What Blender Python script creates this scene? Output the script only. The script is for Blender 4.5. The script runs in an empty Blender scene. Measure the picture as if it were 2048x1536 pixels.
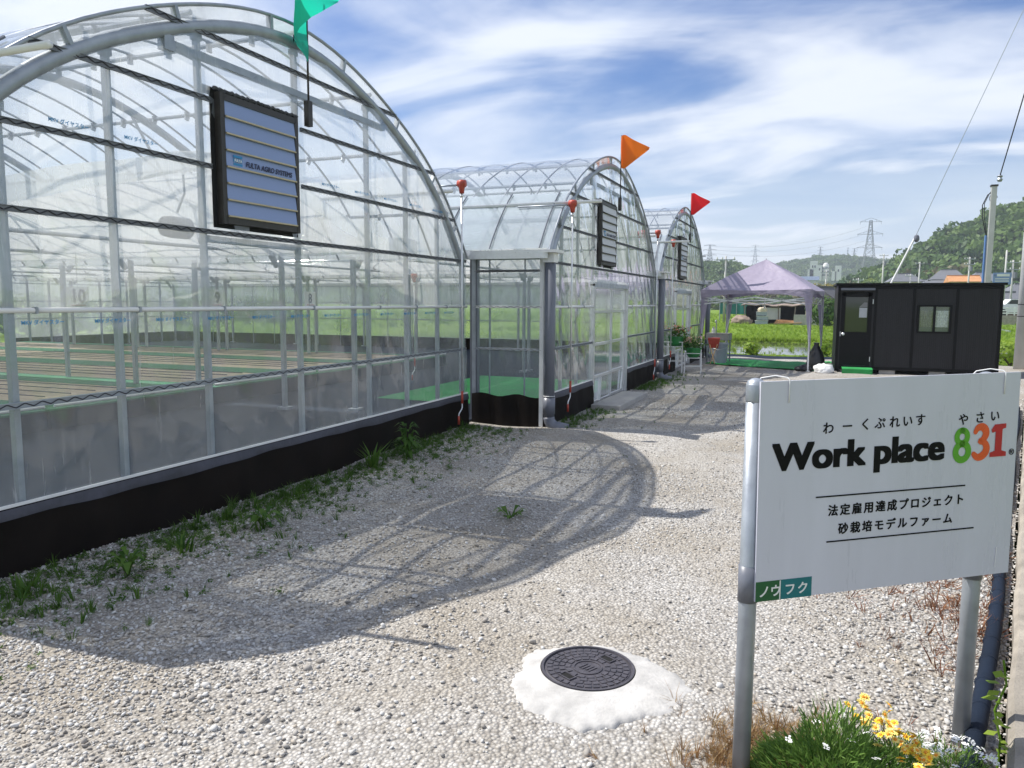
import bpy, bmesh, math, random
import numpy as np
from mathutils import Vector, Matrix, Euler
random.seed(7); RNG = np.random.default_rng(7)
S = bpy.context.scene
COL = S.collection
PI = math.pi

# ------------------------------------------------------------------ camera
FPX, CX, CY = 1530.0, 1024.0, 768.0
PITCH, YAW, ROLL, EYE = math.radians(6.118), math.radians(22.137), math.radians(0.29), 1.65
cF = Vector((-math.sin(YAW)*math.cos(PITCH), math.cos(YAW)*math.cos(PITCH), -math.sin(PITCH)))
cR0 = Vector((math.cos(YAW), math.sin(YAW), 0)); cU0 = cR0.cross(cF)
cR = cR0*math.cos(ROLL) + cU0*math.sin(ROLL); cU = cU0*math.cos(ROLL) - cR0*math.sin(ROLL)
cam = bpy.data.objects.new('camera', bpy.data.cameras.new('camera')); COL.objects.link(cam)
cam.matrix_world = Matrix(((cR.x, cU.x, -cF.x, 0), (cR.y, cU.y, -cF.y, 0), (cR.z, cU.z, -cF.z, EYE), (0, 0, 0, 1)))
cam.data.sensor_width = 36; cam.data.lens = FPX/2048*36
cam.data.clip_start = 0.05; cam.data.clip_end = 8000
S.camera = cam
def at(px, py, Y):
    """a point of the place seen at a pixel of the photograph, at a given distance Y along the wall"""
    d = cR*((px-CX)/FPX) - cU*((py-CY)/FPX) + cF
    t = Y/d.y
    return Vector((d.x*t, Y, EYE+d.z*t))

# ------------------------------------------------------------------ sun, sky, exposure
SUN = Vector((-0.78, -0.04, 1.0)).normalized()          # towards the sun
sun = bpy.data.objects.new('sun', bpy.data.lights.new('sun', 'SUN')); COL.objects.link(sun)
sun.data.energy = 4.6; sun.data.angle = math.radians(0.5); sun.data.color = (1.0, 0.955, 0.885)
sun.rotation_euler = (-SUN).to_track_quat('-Z', 'Y').to_euler(); sun.location = (-30, 0, 40)
W = bpy.data.worlds.new('World'); S.world = W; W.use_nodes = True
nt = W.node_tree; nt.nodes.clear(); N = nt.nodes.new; L = nt.links.new
wo = N('ShaderNodeOutputWorld'); bg = N('ShaderNodeBackground'); L(bg.outputs[0], wo.inputs[0]); bg.inputs[1].default_value = 0.085
sky = N('ShaderNodeTexSky'); sky.sky_type = 'NISHITA'; sky.sun_disc = False
sky.sun_elevation = math.asin(SUN.z); sky.sun_rotation = math.atan2(SUN.x, SUN.y)
sky.air_density = 1.1; sky.dust_density = 0.4; sky.ozone_density = 3.5
def wmath(op, a, b=None, c=None):
    n = N('ShaderNodeMath'); n.operation = op
    for i, v in enumerate((a, b, c)):
        if v is None: continue
        if isinstance(v, (int, float)): n.inputs[i].default_value = v
        else: L(v, n.inputs[i])
    return n.outputs[0]
tc = N('ShaderNodeTexCoord'); sx = N('ShaderNodeSeparateXYZ'); L(tc.outputs['Generated'], sx.inputs[0])
zz = wmath('ADD', wmath('MAXIMUM', sx.outputs[2], 0.0), 0.16)
cb = N('ShaderNodeCombineXYZ'); L(wmath('DIVIDE', sx.outputs[0], zz), cb.inputs[0]); L(wmath('DIVIDE', sx.outputs[1], zz), cb.inputs[1])
def wnoise(scale, detail, rough, loc, rot, sc, dist=0.0):
    m = N('ShaderNodeMapping'); L(cb.outputs[0], m.inputs[0]); m.inputs[1].default_value = loc; m.inputs[2].default_value = rot; m.inputs[3].default_value = sc
    n = N('ShaderNodeTexNoise'); L(m.outputs[0], n.inputs[0]); n.inputs['Scale'].default_value = scale; n.inputs['Detail'].default_value = detail
    n.inputs['Roughness'].default_value = rough; n.inputs['Distortion'].default_value = dist
    return n.outputs[0]
def wramp(v, a, b):
    m = N('ShaderNodeMapRange'); m.interpolation_type = 'SMOOTHSTEP'; L(v, m.inputs[0]); m.inputs[1].default_value = a; m.inputs[2].default_value = b
    return m.outputs[0]
n1 = wnoise(0.62, 6, 0.50, (1.7, 4.2, 0), (0, 0, 0.5), (0.8, 1.35, 1), 0.5)       # big cloud masses
n2 = wnoise(1.3, 6, 0.50, (5.0, 1.0, 0), (0, 0, 0.75), (0.75, 1.45, 1), 0.8)        # streaks
cl = wmath('ADD', wmath('MULTIPLY', n1, 0.62), wmath('MULTIPLY', n2, 0.38))
cov = wmath('ADD', wmath('MULTIPLY', wramp(cl, 0.405, 0.57), 0.88), 0.0)
hz = wramp(sx.outputs[2], 0.26, 0.0)                                                # the air whitens towards the horizon
cov = wmath('MAXIMUM', cov, wmath('MULTIPLY', hz, 0.86))
ccol = N('ShaderNodeMix'); ccol.data_type = 'RGBA'; L(wramp(n2, 0.35, 0.62), ccol.inputs[0]); ccol.inputs[6].default_value = (6.0, 6.8, 8.3, 1); ccol.inputs[7].default_value = (8.1, 8.5, 9.2, 1)
mixc = N('ShaderNodeMix'); mixc.data_type = 'RGBA'; L(cov, mixc.inputs[0]); hs_ = N('ShaderNodeHueSaturation'); hs_.inputs['Saturation'].default_value = 1.28; hs_.inputs['Hue'].default_value = 0.515; L(sky.outputs[0], hs_.inputs['Color']); L(hs_.outputs[0], mixc.inputs[6]); L(ccol.outputs[2], mixc.inputs[7])
L(mixc.outputs[2], bg.inputs[0])
S.view_settings.view_transform = 'Standard'; S.view_settings.look = 'None'; S.view_settings.gamma = 1.0; S.view_settings.exposure = 0.57
S.cycles.transparent_max_bounces = 40; S.cycles.max_bounces = 10; S.cycles.transmission_bounces = 8; S.cycles.diffuse_bounces = 4; S.cycles.glossy_bounces = 4
S.cycles.caustics_reflective = False; S.cycles.caustics_refractive = False; S.cycles.sample_clamp_indirect = 6.0
S.cycles.use_denoising = True; S.cycles.volume_bounces = 0

# ------------------------------------------------------------------ materials
class Mat:
    def __init__(s, name):
        s.m = bpy.data.materials.new(name); s.m.use_nodes = True; s.t = s.m.node_tree; s.p = s.t.nodes['Principled BSDF']; s.out = s.t.nodes['Material Output']
    def n(s, typ, **kw):
        x = s.t.nodes.new(typ)
        for k, v in kw.items(): setattr(x, k, v)
        return x
    def l(s, a, b): s.t.links.new(a, b)
    def coord(s, kind='Object', scale=(1, 1, 1)):
        c = s.n('ShaderNodeTexCoord'); m = s.n('ShaderNodeMapping'); s.l(c.outputs[kind], m.inputs[0]); m.inputs[3].default_value = scale
        return m.outputs[0]
    def noise(s, scale, detail=4, rough=0.55, co=None, dist=0.0):
        x = s.n('ShaderNodeTexNoise'); x.inputs['Scale'].default_value = scale; x.inputs['Detail'].default_value = detail; x.inputs['Roughness'].default_value = rough; x.inputs['Distortion'].default_value = dist
        s.l(co if co is not None else s.coord(), x.inputs[0]); return x.outputs[0]
    def mr(s, v, a, b, c=0.0, d=1.0):
        x = s.n('ShaderNodeMapRange'); s.l(v, x.inputs[0])
        for i, q in enumerate((a, b, c, d)): x.inputs[i+1].default_value = q
        return x.outputs[0]
    def mix(s, f, a, b):
        x = s.n('ShaderNodeMix', data_type='RGBA')
        for i, q in ((0, f), (6, a), (7, b)):
            if isinstance(q, (int, float)): x.inputs[i].default_value = q
            elif isinstance(q, tuple): x.inputs[i].default_value = (q[0], q[1], q[2], 1)
            else: s.l(q, x.inputs[i])
        return x.outputs[2]
    def math(s, op, a, b):
        x = s.n('ShaderNodeMath', operation=op)
        for i, q in enumerate((a, b)):
            if isinstance(q, (int, float)): x.inputs[i].default_value = q
            else: s.l(q, x.inputs[i])
        return x.outputs[0]
    def bump(s, h, strength, dist=0.01):
        b = s.n('ShaderNodeBump'); b.inputs['Strength'].default_value = strength; b.inputs['Distance'].default_value = dist; s.l(h, b.inputs['Height'])
        s.l(b.outputs[0], s.p.inputs['Normal']); return b.outputs[0]
def mat(name, col, rough=0.6, metal=0.0, var=0.12, scale=6.0, bump=0.0, bscale=60.0, spec=0.5, stretch=(1, 1, 1)):
    """a plain surface with the wear and unevenness every real one has"""
    M = Mat(name)
    co = M.coord(scale=stretch); n = M.noise(scale, 6, 0.6, co)
    k = 1-var; hi = 1+var
    M.l(M.mix(M.mr(n, 0.3, 0.7), tuple(c*k for c in col), tuple(min(1, c*hi) for c in col)), M.p.inputs['Base Color'])
    M.p.inputs['Roughness'].default_value = rough; M.p.inputs['Metallic'].default_value = metal; M.p.inputs['Specular IOR Level'].default_value = spec
    M.l(M.mr(n, 0.3, 0.7, max(0, rough-0.08), min(1, rough+0.1)), M.p.inputs['Roughness'])
    if bump: M.bump(M.noise(bscale, 5, 0.6, co), bump)
    return M.m
def leaf_mat(name, a, b, trans=0.35, isl=0.6):
    M = Mat(name)
    oi = M.n('ShaderNodeObjectInfo'); g = M.n('ShaderNodeNewGeometry')
    f = M.math('FRACT', M.math('ADD', M.math('MULTIPLY', oi.outputs['Random'], 0.75), M.math('MULTIPLY', g.outputs['Random Per Island'], isl)), 0.0)
    c = M.mix(f, a, b); M.l(c, M.p.inputs['Base Color']); M.p.inputs['Roughness'].default_value = 0.55; M.p.inputs['Specular IOR Level'].default_value = 0.3
    tr = M.n('ShaderNodeBsdfTranslucent'); M.l(c, tr.inputs[0]); mx = M.n('ShaderNodeMixShader'); mx.inputs[0].default_value = trans
    M.l(M.p.outputs[0], mx.inputs[1]); M.l(tr.outputs[0], mx.inputs[2]); M.l(mx.outputs[0], M.out.inputs[0])
    return M.m
def film_mat(name, haze, tint=(0.965, 0.975, 0.975), gloss=0.8, streak=0.3, bumpy=0.05):
    """clear greenhouse film: mostly lets light straight through, with a milky share and a wrinkled sheen"""
    M = Mat(name); M.t.nodes.remove(M.p)
    tr = M.n('ShaderNodeBsdfTransparent'); tr.inputs[0].default_value = (*tint, 1)
    df = M.n('ShaderNodeBsdfDiffuse'); df.inputs[0].default_value = (0.70, 0.80, 0.88, 1)
    tl = M.n('ShaderNodeBsdfTranslucent'); tl.inputs[0].default_value = (0.9, 0.91, 0.91, 1)
    milk = M.n('ShaderNodeMixShader'); milk.inputs[0].default_value = 0.6; M.l(df.outputs[0], milk.inputs[1]); M.l(tl.outputs[0], milk.inputs[2])
    co = M.coord()
    n = M.noise(0.9, 4, 0.6, co); st = M.noise(5.0, 5, 0.65, M.coord(scale=(1, 3.0, 0.35)), 1.2)
    f = M.math('ADD', M.mr(n, 0.3, 0.7, haze*0.65, haze*1.35), M.mr(st, 0.56, 0.78, 0.0, streak))
    mp = M.n('ShaderNodeMapping'); tcx = M.n('ShaderNodeTexCoord'); M.l(tcx.outputs['Object'], mp.inputs[0]); mp.inputs[2].default_value = (math.radians(24), 0, 0); mp.inputs[3].default_value = (1, 9.0, 0.7)
    fine = M.math('MULTIPLY', M.mr(M.noise(3.2, 4, 0.6, mp.outputs[0], 0.3), 0.60, 0.72), M.mr(M.noise(1.3, 2, 0.5, co), 0.48, 0.62))   # bright lines of taut creases, put in as milkier streaks
    f = M.math('ADD', f, M.math('MULTIPLY', fine, streak*2.0))
    m1 = M.n('ShaderNodeMixShader'); M.l(f, m1.inputs[0]); M.l(tr.outputs[0], m1.inputs[1]); M.l(milk.outputs[0], m1.inputs[2])
    gl = M.n('ShaderNodeBsdfGlossy'); gl.inputs['Roughness'].default_value = 0.06; gl.inputs[0].default_value = (0.95, 0.97, 1, 1)
    wr = M.noise(3.0, 5, 0.6, M.coord(scale=(1, 2.2, 0.5)), 1.0)
    b = M.n('ShaderNodeBump'); b.inputs['Strength'].default_value = bumpy; b.inputs['Distance'].default_value = 0.05; M.l(wr, b.inputs['Height']); M.l(b.outputs[0], gl.inputs['Normal'])
    ge = M.n('ShaderNodeNewGeometry'); dt = M.n('ShaderNodeVectorMath', operation='DOT_PRODUCT'); M.l(b.outputs[0], dt.inputs[0]); M.l(ge.outputs['Incoming'], dt.inputs[1])
    fz_ = M.math('POWER', M.math('SUBTRACT', 1.0, M.math('ABSOLUTE', dt.outputs['Value'], 0.0)), 5.0)     # the sheen of both faces, stronger at a glancing view
    lp = M.math('MINIMUM', M.math('MULTIPLY', M.math('ADD', M.math('MULTIPLY', fz_, 0.96), 0.04), 1.6*gloss), 0.9)
    m2 = M.n('ShaderNodeMixShader'); M.l(lp, m2.inputs[0]); M.l(m1.outputs[0], m2.inputs[1]); M.l(gl.outputs[0], m2.inputs[2]); M.l(m2.outputs[0], M.out.inputs[0])
    return M.m
m_gable = film_mat('gable_film', 0.33, tint=(0.93, 0.955, 0.955), streak=0.14, gloss=1.2)
m_low = film_mat('lower_film', 0.19, tint=(0.90, 0.95, 0.95), streak=0.12, gloss=1.0)
m_roof = film_mat('roof_film', 0.34, tint=(0.96, 0.95, 0.925), streak=0.12, gloss=0.5)
m_vent = film_mat('vent_film', 0.75, tint=(0.95, 0.95, 0.95), streak=0.12, gloss=0.6, bumpy=0.12)
m_curtain = film_mat('curtain_film', 0.85, tint=(0.86, 0.87, 0.88), gloss=0.25, streak=0.2)
m_galv = mat('galvanised_steel', (0.33, 0.36, 0.40), 0.45, 0.45, 0.16, 9, 0.05)
m_alu = mat('aluminium', (0.72, 0.73, 0.74), 0.35, 0.6, 0.08, 12)
m_rail = mat('dark_film_rail', (0.16, 0.165, 0.18), 0.45, 0.3, 0.2, 8)
m_spring = mat('spring_wire', (0.035, 0.035, 0.04), 0.4, 0.4, 0.1)
m_white = mat('white_paint', (0.76, 0.76, 0.75), 0.4, 0, 0.05, 5)
m_skirt = mat('black_skirt_sheet', (0.009, 0.0065, 0.005), 0.7, 0, 0.5, 3, 0.5, 9, spec=0.12)
m_fold = mat('skirt_fold_sheet', (0.045, 0.046, 0.060), 0.5, 0, 0.35, 9, 0.6, 18)
m_redp = mat('red_plastic', (0.42, 0.055, 0.03), 0.4, 0, 0.15, 20)
m_pvc = mat('grey_pvc', (0.135, 0.145, 0.175), 0.38, 0, 0.12, 4)
m_dark = mat('dark_bronze_frame', (0.05, 0.045, 0.04), 0.4, 0.4, 0.2, 10)
m_slat = mat('louvre_slat', (0.25, 0.32, 0.53), 0.4, 0.1, 0.03, 2)  # blue of the reflected sky put into the slats' base colour
m_slat2 = mat('pale_louvre_slat', (0.52, 0.52, 0.53), 0.4, 0.1, 0.06, 5)
m_edge = mat('slat_edge', (0.55, 0.47, 0.30), 0.4, 0.3, 0.1, 20)
m_black = mat('black_ink', (0.004, 0.004, 0.005), 0.6, 0, 0.1, spec=0.15)
m_navy = mat('navy_ink', (0.012, 0.014, 0.05), 0.5, 0, 0.1)
m_blueink = mat('blue_ink', (0.03, 0.24, 0.50), 0.5, 0, 0.1)
m_conc = mat('concrete', (0.36, 0.35, 0.33), 0.85, 0, 0.14, 7, 0.5, 90)
m_conc2 = mat('weathered_kerb_concrete', (0.30, 0.27, 0.225), 0.9, 0, 0.28, 5, 0.8, 60)
m_mortar = mat('white_mortar', (0.45, 0.44, 0.42), 0.9, 0, 0.22, 9, 0.35, 70)
m_iron = mat('cover_plastic_black', (0.060, 0.056, 0.066), 0.5, 0, 0.3, 24, 0.2, 150)
m_pit = mat('pit', (0.004, 0.004, 0.004), 0.9)
m_sheet = mat('weed_sheet', (0.012, 0.019, 0.034), 0.8, 0, 0.3, 2.5, 0.4, 12, spec=0.12)
m_turf = mat('artificial_turf', (0.015, 0.27, 0.06), 0.8, 0, 0.22, 3, 0.8, 300)
m_turf2 = mat('green_walk_sheet', (0.008, 0.14, 0.055), 0.7, 0, 0.25, 3, 0.5, 120)
m_sand = mat('bed_sand', (0.50, 0.40, 0.29), 0.95, 0, 0.2, 8, 0.5, 200)
HAZE = 0.0005
# ------------------------------------------------------------------ mesh building
class MB:
    def __init__(s): s.v = []; s.f = []
    def add(s, vs, fs):
        o = len(s.v); s.v.extend(tuple(v) for v in vs); s.f.extend(tuple(i+o for i in f) for f in fs); return s
    def box(s, c, d, rot=None):
        hx, hy, hz = d[0]/2, d[1]/2, d[2]/2
        vs = [Vector((x*hx, y*hy, z*hz)) for x in (-1, 1) for y in (-1, 1) for z in (-1, 1)]
        if rot is not None: vs = [rot @ v for v in vs]
        return s.add([v+Vector(c) for v in vs], [(0, 1, 3, 2), (4, 6, 7, 5), (0, 4, 5, 1), (2, 3, 7, 6), (0, 2, 6, 4), (1, 5, 7, 3)])
    def bar(s, a, b, w, h, up=(0, 0, 1)):
        a, b = Vector(a), Vector(b); d = (b-a).normalized(); u = Vector(up)
        if abs(d.dot(u)) > 0.98: u = Vector((1, 0, 0))
        r = d.cross(u).normalized()*(w/2); u = r.cross(d).normalized()*(h/2)
        vs = [p+q for p in (a, b) for q in (-r-u, r-u, r+u, -r+u)]
        return s.add(vs, [(0, 3, 2, 1), (4, 5, 6, 7), (0, 1, 5, 4), (1, 2, 6, 5), (2, 3, 7, 6), (3, 0, 4, 7)])
    def tube(s, pts, r, n=8, closed=False, cap=True):
        pts = [Vector(p) for p in pts]; m = len(pts); rs = r if isinstance(r, (list, tuple)) else [r]*m
        o = len(s.v); ref = None
        for i, p in enumerate(pts):
            if closed: d = pts[(i+1) % m]-pts[i-1]
            else: d = pts[min(i+1, m-1)]-pts[max(i-1, 0)]
            d.normalize()
            if ref is None:
                ref = Vector((0, 0, 1)) if abs(d.z) < 0.9 else Vector((1, 0, 0))
            a = (ref - d*ref.dot(d)).normalized(); b = d.cross(a); ref = a
            for k in range(n):
                t = 2*PI*k/n; s.v.append(tuple(p + a*math.cos(t)*rs[i] + b*math.sin(t)*rs[i]))
        for i in range(m if closed else m-1):
            j = (i+1) % m
            for k in range(n): s.f.append((o+i*n+k, o+i*n+(k+1) % n, o+j*n+(k+1) % n, o+j*n+k))
        if cap and not closed:
            s.f.append(tuple(o+k for k in range(n))[::-1]); s.f.append(tuple(o+(m-1)*n+k for k in range(n)))
        return s
    def lathe(s, prof, c=(0, 0, 0), n=24):
        o = len(s.v); c = Vector(c)
        for (r, z) in prof:
            for k in range(n): s.v.append((c.x+r*math.cos(2*PI*k/n), c.y+r*math.sin(2*PI*k/n), c.z+z))
        for i in range(len(prof)-1):
            for k in range(n): s.f.append((o+i*n+k, o+i*n+(k+1) % n, o+(i+1)*n+(k+1) % n, o+(i+1)*n+k))
        s.f.append(tuple(o+k for k in range(n))[::-1]); s.f.append(tuple(o+(len(prof)-1)*n+k for k in range(n)))
        return s
    def prism(s, poly, z0, z1, fn=None):
        n = len(poly); vs = [(x, y, z0) for x, y in poly]+[(x, y, z1) for x, y in poly]
        if fn: vs = [fn(v) for v in vs]
        return s.add(vs, [tuple(range(n))[::-1], tuple(range(n, 2*n))]+[(i, (i+1) % n, n+(i+1) % n, n+i) for i in range(n)])
    def grid(s, rows):
        o = len(s.v); m = len(rows[0])
        for r in rows: s.v.extend(tuple(p) for p in r)
        for i in range(len(rows)-1):
            for k in range(m-1): s.f.append((o+i*m+k, o+i*m+k+1, o+(i+1)*m+k+1, o+(i+1)*m+k))
        return s
    def mesh(s, name, m=None, smooth=False):
        me = bpy.data.meshes.new(name); me.from_pydata(s.v, [], s.f); me.validate()
        if m: me.materials.append(m)
        if smooth: me.polygons.foreach_set('use_smooth', [True]*len(me.polygons))
        return me
    def build(s, name, m, parent=None, smooth=False, bevel=0.0):
        o = bpy.data.objects.new(name, s.mesh(name, m, smooth)); COL.objects.link(o)
        if parent is not None: o.parent = parent
        if bevel:
            b = o.modifiers.new('bevel', 'BEVEL'); b.width = bevel; b.segments = 2; b.limit_method = 'ANGLE'
        return o
def inst(name, me, parent=None, loc=(0, 0, 0), rot=(0, 0, 0), sc=(1, 1, 1)):
    o = bpy.data.objects.new(name, me); COL.objects.link(o); o.parent = parent; o.location = loc; o.rotation_euler = rot; o.scale = sc
    return o
def tag(o, label=None, cat=None, group=None, kind=None):
    if label: o['label'] = label
    if cat: o['category'] = cat
    if group: o['group'] = group
    if kind: o['kind'] = kind
    return o
def thing(name, label, cat, loc=(0, 0, 0), rz=0.0, group=None):
    o = bpy.data.objects.new(name, None); COL.objects.link(o); o.location = loc; o.rotation_euler = (0, 0, rz); o.empty_display_size = 0.2
    return tag(o, label, cat, group)
def kids(o): return list(o.children)
def copy_tree(o, parent=None):
    c = o.copy(); COL.objects.link(c); c.parent = parent
    for ch in kids(o): copy_tree(ch, c)
    return c
def text_mesh(txt, size, bold=0.0, align='LEFT', shear=0.0, space=1.0, depth=0.0006):
    cu = bpy.data.curves.new('t', 'FONT'); cu.body = txt; cu.size = size; cu.align_x = align; cu.shear = shear; cu.offset = bold; cu.extrude = depth; cu.space_character = space; cu.resolution_u = 6
    o = bpy.data.objects.new('t', cu); COL.objects.link(o)
    dg = bpy.context.evaluated_depsgraph_get(); dg.update()
    me = bpy.data.meshes.new_from_object(o.evaluated_get(dg), depsgraph=dg)
    bpy.data.objects.remove(o); bpy.data.curves.remove(cu)
    return me
def mesh_xform(me, fn):
    n = len(me.vertices); a = np.empty(n*3); me.vertices.foreach_get('co', a); a = a.reshape(-1, 3); b = fn(a); me.vertices.foreach_set('co', b.ravel()); me.update(); return me
def embolden(me, r):
    """heavier strokes: the same outline laid down again in a small ring, each a hair behind the last"""
    V = np.array([v.co[:] for v in me.vertices]); V[:, 2] = np.where(V[:, 2] > 0, 0.0006, -0.0006); Fs = [tuple(p.vertices) for p in me.polygons]
    vs, fs = [], []; n = 12 if r > 0.002 else 6
    for i, (dx, dy) in enumerate([(0, 0)]+([(r*a, r*.55*b) for a in (-1, -.33, .33, 1) for b in (-1, 0, 1)] if n == 12 else [(r*math.cos(2*PI*k/n), r*math.sin(2*PI*k/n)) for k in range(n)])):
        o = len(vs); vs += [(a+dx, b+dy, c-0.00003*i) for a, b, c in V]; fs += [tuple(q+o for q in f) for f in Fs]
    m2 = bpy.data.meshes.new('bold'); m2.from_pydata(vs, [], fs); m2.update(); bpy.data.meshes.remove(me); return m2
def text_obj(name, txt, size, m, parent, loc, rot, bold=0.0, align='LEFT', shear=0.0, space=1.0, width=None, sy=1.0):
    me = text_mesh(txt, size, 0.0, align, shear, space)
    if bold: me = embolden(me, bold)
    me.materials.clear(); me.materials.append(m)
    a = np.empty(len(me.vertices)*3); me.vertices.foreach_get('co', a); a = a.reshape(-1, 3)
    w = a[:, 0].max()-a[:, 0].min()
    kx = (width/w) if width else 1.0
    mesh_xform(me, lambda v: v*np.array([kx, sy, 1]))
    return inst(name, me, parent, loc, rot)

def from_np(name, V, F, m, smooth=False):
    me = bpy.data.meshes.new(name); k = F.shape[1]
    me.vertices.add(len(V)); me.vertices.foreach_set('co', np.asarray(V, dtype=np.float32).ravel())
    me.loops.add(F.size); me.loops.foreach_set('vertex_index', F.astype(np.int32).ravel())
    me.polygons.add(len(F)); me.polygons.foreach_set('loop_start', np.arange(0, F.size, k, dtype=np.int32)); me.polygons.foreach_set('loop_total', np.full(len(F), k, dtype=np.int32))
    if smooth: me.polygons.foreach_set('use_smooth', np.ones(len(F), dtype=bool))
    if m: me.materials.append(m)
    me.update(calc_edges=True); return me

PROTO = bpy.data.collections.new('prototypes')           # never linked to the scene
def proto_coll(name, meshes):
    c = bpy.data.collections.new(name)
    for i, me in enumerate(meshes):
        c.objects.link(bpy.data.objects.new('%s_%02d' % (name, i), me))
    return c
def scatter(name, P, scale, protos, rots=None, kind='stuff', tilt=0.3):
    """one object of uncountable pieces: instances of a few meshes on loose points"""
    n = len(P); me = bpy.data.meshes.new(name); me.vertices.add(n); me.vertices.foreach_set('co', np.asarray(P, dtype=np.float32).ravel())
    a = me.attributes.new('s', 'FLOAT_VECTOR', 'POINT'); sc = np.asarray(scale, dtype=np.float32)
    if sc.ndim == 1: sc = np.repeat(sc[:, None], 3, 1)
    a.data.foreach_set('vector', sc.ravel())
    if rots is None: rots = np.stack([RNG.normal(0, tilt, n), RNG.normal(0, tilt, n), RNG.uniform(0, 6.283, n)], 1)
    b = me.attributes.new('r', 'FLOAT_VECTOR', 'POINT'); b.data.foreach_set('vector', np.asarray(rots, dtype=np.float32).ravel())
    c = me.attributes.new('k', 'INT', 'POINT'); c.data.foreach_set('value', RNG.integers(0, len(protos.objects), n).astype(np.int32))
    o = bpy.data.objects.new(name, me); COL.objects.link(o)
    g = bpy.data.node_groups.new(name, 'GeometryNodeTree')
    g.interface.new_socket('Geometry', in_out='INPUT', socket_type='NodeSocketGeometry'); g.interface.new_socket('Geometry', in_out='OUTPUT', socket_type='NodeSocketGeometry')
    gi = g.nodes.new('NodeGroupInput'); go = g.nodes.new('NodeGroupOutput')
    ip = g.nodes.new('GeometryNodeInstanceOnPoints'); ci = g.nodes.new('GeometryNodeCollectionInfo'); ci.inputs[0].default_value = protos; ci.inputs[1].default_value = True; ci.inputs[2].default_value = True
    def attr(nm, typ):
        x = g.nodes.new('GeometryNodeInputNamedAttribute'); x.data_type = typ; x.inputs[0].default_value = nm; return x.outputs[0]
    mp = g.nodes.new('GeometryNodeMeshToPoints')
    g.links.new(gi.outputs[0], mp.inputs[0]); g.links.new(mp.outputs[0], ip.inputs['Points']); g.links.new(ci.outputs[0], ip.inputs['Instance'])
    ip.inputs['Pick Instance'].default_value = True
    g.links.new(attr('k', 'INT'), ip.inputs['Instance Index'])
    er = g.nodes.new('FunctionNodeEulerToRotation'); g.links.new(attr('r', 'FLOAT_VECTOR'), er.inputs[0]); g.links.new(er.outputs[0], ip.inputs['Rotation'])
    g.links.new(attr('s', 'FLOAT_VECTOR'), ip.inputs['Scale']); g.links.new(ip.outputs[0], go.inputs[0])
    md = o.modifiers.new('scatter', 'NODES'); md.node_group = g
    if kind: o['kind'] = kind
    return o

def ico(sub):
    bm = bmesh.new(); bmesh.ops.create_icosphere(bm, subdivisions=sub, radius=1.0)
    V = np.array([v.co[:] for v in bm.verts]); F = np.array([[v.index for v in f.verts] for f in bm.faces]); bm.free(); return V, F
def vnoise(P, seed, f):
    r = np.random.default_rng(seed); out = np.zeros(len(P))
    for i in range(5):
        k = r.normal(0, f*(1+i*0.5), 3); out += np.sin(P@k + r.uniform(0, 6.28))/(1+i*0.6)
    return out/2.2
def leaf_cards(centres, normals, size, seed, aspect=1.6, jitter=0.9):
    """small bent leaf-cluster faces (two quads each) round given points"""
    r = np.random.default_rng(seed); n = len(centres)
    d = normals + r.normal(0, jitter, (n, 3)); d /= np.linalg.norm(d, axis=1, keepdims=True)
    t = np.cross(d, r.normal(0, 1, (n, 3))); t /= np.linalg.norm(t, axis=1, keepdims=True); b = np.cross(d, t)
    s = (size*r.uniform(0.6, 1.35, n))[:, None]; w = s/aspect
    c = np.asarray(centres)
    V = np.stack([c-t*s*.5, c-b*w*.5+d*s*.08, c+t*s*.5, c+b*w*.5+d*s*.08], 1).reshape(-1, 3)
    F = np.arange(4*n).reshape(n, 4); return V, F
def crown_mesh(name, m, seed, n=260, size=0.34, squash=0.85, lump=0.28):
    """unit crown: leaf clumps through the volume of a lumpy ball"""
    r = np.random.default_rng(seed)
    P = r.normal(0, 1, (n, 3)); P /= np.linalg.norm(P, axis=1, keepdims=True)
    rad = (1+lump*vnoise(P, seed, 3.2))*r.uniform(0.55, 1.0, n)**0.45
    Q = P*rad[:, None]*np.array([1, 1, squash]); Q[:, 2] = np.maximum(Q[:, 2], -0.55)
    V, F = leaf_cards(Q, P, size, seed+1)
    return from_np(name, V, F, m)
def blade_mesh(name, m, seed, n=16, h=1.0, w=0.05, spread=0.35, bend=0.5):
    """a tuft of grass: n bent tapering blades, unit height"""
    r = np.random.default_rng(seed); V = []; F = []
    for i in range(n):
        a = r.uniform(0, 6.28); b0 = np.array([math.cos(a), math.sin(a), 0]); base = b0*r.uniform(0, spread*0.5); hh = h*r.uniform(0.5, 1.0)
        dirv = b0*bend*r.uniform(0.3, 1.2); side = np.array([-b0[1], b0[0], 0])*w*r.uniform(0.6, 1.3)
        p0 = base; p1 = base+dirv*0.25*hh+np.array([0, 0, hh*0.55]); p2 = base+dirv*hh+np.array([0, 0, hh*r.uniform(0.8, 1.0)])
        o = len(V); V += [p0-side*.5, p0+side*.5, p1+side*.45, p1-side*.45, p2+side*.04, p2-side*.04]; F += [(o, o+1, o+2, o+3), (o+3, o+2, o+4, o+5)]
    return from_np(name, np.array(V), np.array(F), m)
# ------------------------------------------------------------------ ground
def gp(px, py, z=0.0):
    d = cR*((px-CX)/FPX) - cU*((py-CY)/FPX) + cF; t = (z-EYE)/d.z
    return Vector((d.x*t, d.y*t, z))
def edge(y): return 0.67+0.21*(y-3.06)                    # the yard's right-hand boundary
def gh(x, y):
    return 0.012*np.sin(x*2.1+0.7)*np.sin(y*1.3+1.1)+0.008*np.sin(x*4.7+y*3.1)+0.006*np.sin(y*6.3-x*2.2)
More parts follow.
